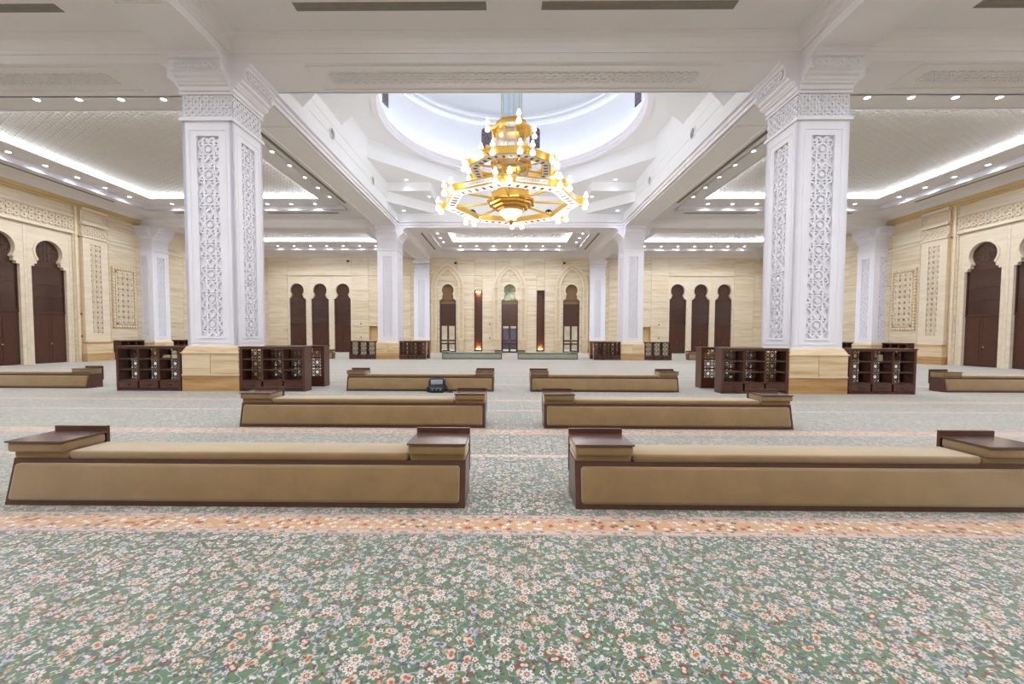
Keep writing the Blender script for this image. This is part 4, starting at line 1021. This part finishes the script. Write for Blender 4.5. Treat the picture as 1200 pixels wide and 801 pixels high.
def crown(R0, R1, z0, z1, nm):
    MB().lathe([(R0-0.06, z0), (R0, z0), (R0+0.02, z0+0.05), (R1-0.03, z1-0.06), (R1, z1-0.04), (R1, z1), (R1-0.08, z1)], 8, rot=RT+PI/8, cap=False).obj(nm, 'gold', ch)
crown(1.0, 0.88, 9.42, 9.74, 'mid_collar'); crown(0.74, 0.74, 9.7, 9.82, 'mid_collar')
crown(0.98, 0.72, 10.94, 11.34, 'top_collar')
MB().lathe([(0.0, 9.76), (0.72, 9.76), (0.72, 9.8), (0.0, 9.8)], 8, rot=RT+PI/8, cap=False).obj('tier_plate', 'gold', ch)
MB().lathe([(0.3, 11.28), (0.72, 11.28), (0.72, 11.33), (0.3, 11.33)], 8, rot=RT+PI/8, cap=False).obj('tier_plate', 'gold', ch)
for k in range(4):
    a = RT+PI/8+k*PI/2; c, s_ = math.cos(a), math.sin(a)
    b = MB().tube((0.85*c, 0.85*s_, 11.12), (1.12*c, 1.12*s_, 11.12), 0.035).obj('bracket', 'gold', ch)
    lp = link('globe_lamp', lamp_me, ch, (1.14*c, 1.14*s_, 11.12)); link('lamp_holder', hold_me, lp); link('lamp_collar', cup_me, lp)
for k in range(6):
    a = RT+0.3+k*PI/3; c, s_ = math.cos(a), math.sin(a)
    MB().tube((0.5*c, 0.5*s_, 11.3), (0.5*c, 0.5*s_, 20.6), 0.018, 6).obj('suspension_rod', 'brass', ch)
gm = MB().box(-0.22, -0.005, 11.34, 0.22, 0.005, 20.0).mesh('glass_fin', 'clear_glass')
for k in range(6):
    a = RT+0.3+(k+0.5)*PI/3; link('glass_fin', gm, ch, (0.44*math.cos(a), 0.44*math.sin(a), 0), (0, 0, a+PI/2))
pl_ = bpy.data.lights.new('lantern_light', 'POINT'); pl_.energy = LV['chand']; pl_.color = (1.0, 0.98, 0.95); pl_.shadow_soft_size = 0.12
pl2 = pl_.copy(); pl2.color = BLUE; pl2.energy = LV['chand_top']
for k in range(8):
    a = RT+k*PI/4; l = bpy.data.objects.new('lamp_light', pl_); COL.objects.link(l); l.parent = ch; l.location = (3.42*math.cos(a), 3.42*math.sin(a), 7.08)
for k in range(4):
    a = RT+PI/8+k*PI/2; l = bpy.data.objects.new('lamp_light', pl_); COL.objects.link(l); l.parent = ch; l.data = pl2; l.location = (2.25*math.cos(a), 2.25*math.sin(a), 9.75)
for z in (8.75, 10.4):
    l = bpy.data.objects.new('lamp_light', pl_); l.data = pl2; COL.objects.link(l); l.parent = ch; l.location = (0, 0, z)

# ------------------------------------------------------------------ small fittings
def alarm(x, y, z, rz, nm, red=True):
    t = thing('fire_alarm' if red else 'wall_switch', nm, 'fire alarm' if red else 'wall fitting', (x, y, z), rz)
    link('plate', rbox(-0.06, -0.03, -0.06, 0.06, 0.0, 0.06, 0.012, 'red_plastic' if red else 'paper', 'plate'), t)
    MB().tube((0, -0.03, 0), (0, -0.06, 0), 0.035, 12).obj('button', 'red_plastic', t)
for x, nm in ((-13.9, 'left of the far left column'), (-1.83, 'beside the central door'), (13.89, 'right of the far right column')):
    alarm(x, YW-0.001, 2.67, 0, 'red alarm bell on the far wall, '+nm)
    alarm(x, YW-0.001, 1.41, 0, 'small alarm call point low on the far wall, '+nm)
alarm(-XW+0.031, 23.12, 2.68, PI/2, 'red alarm bell beside the carved pilaster on the left wall'); alarm(-XW+0.031, 23.12, 1.44, PI/2, 'small alarm call point beside the carved pilaster on the left wall')
def camera_dome(x, y, z, nm):
    t = thing('security_camera', nm, 'security camera', (x, y, z))
    MB().box(-0.06, -0.02, -0.06, 0.06, 0, 0.06).obj('bracket', 'black_plastic', t); MB().tube((0, -0.02, 0), (0, -0.18, -0.02), 0.03).obj('arm', 'black_plastic', t)
    MB().lathe([(0.02, -0.14), (0.09, -0.1), (0.11, -0.03), (0.11, 0.05)], 12, 0, -0.2).obj('dome_housing', 'black_plastic', t, 50)
camera_dome(-15.0, YW, 8.48, 'dark dome camera high on the far wall, left side'); camera_dome(-5.0, YW, 8.32, 'dark dome camera high above the left glazed door'); camera_dome(5.05, YW, 8.32, 'dark dome camera high above the right glazed door')
def speaker(x, y, z, rz, nm, mat='black_plastic'):
    t = thing('wall_speaker', nm, 'speaker', (x, y, z), rz)
    g = MB()
    def disc(r, y0, y1): return [(r*math.cos(2*PI*k/20), r*math.sin(2*PI*k/20)) for k in range(20)], y0, y1
    p, a, b = disc(0.2, -0.05, -0.01); g.prism(p, 'y', a, b); g.obj('grille', mat, t)
    g = MB(); o_ = [(0.25*math.cos(2*PI*k/20), 0.25*math.sin(2*PI*k/20)) for k in range(21)]; i_ = [(0.2*math.cos(2*PI*k/20), 0.2*math.sin(2*PI*k/20)) for k in range(21)]
    g.ring(o_, i_, 'y', -0.07, 0.0); g.obj('rim', 'black_plastic' if mat == 'black_plastic' else 'white_enamel', t)
    MB().bar2((-0.12, -0.12), (0.12, 0.12), 0.03, -0.06, -0.05).bar2((-0.12, 0.12), (0.12, -0.12), 0.03, -0.06, -0.05).obj('grille_bar', 'chrome', t)
for s, nm in ((-1, 'left'), (1, 'right')):
    speaker(s*2.45, y1w-0.001, 9.4, 0, 'round black speaker on the far side of the dome well, '+nm)
    speaker(s*WH, 17.05, 9.65, -s*PI/2, 'round grey fitting on the %s dome well wall, nearer' % nm, 'pack_grey')
    speaker(s*WH, 22.1, 9.65, -s*PI/2, 'round grey fitting on the %s dome well wall, farther' % nm, 'pack_grey')
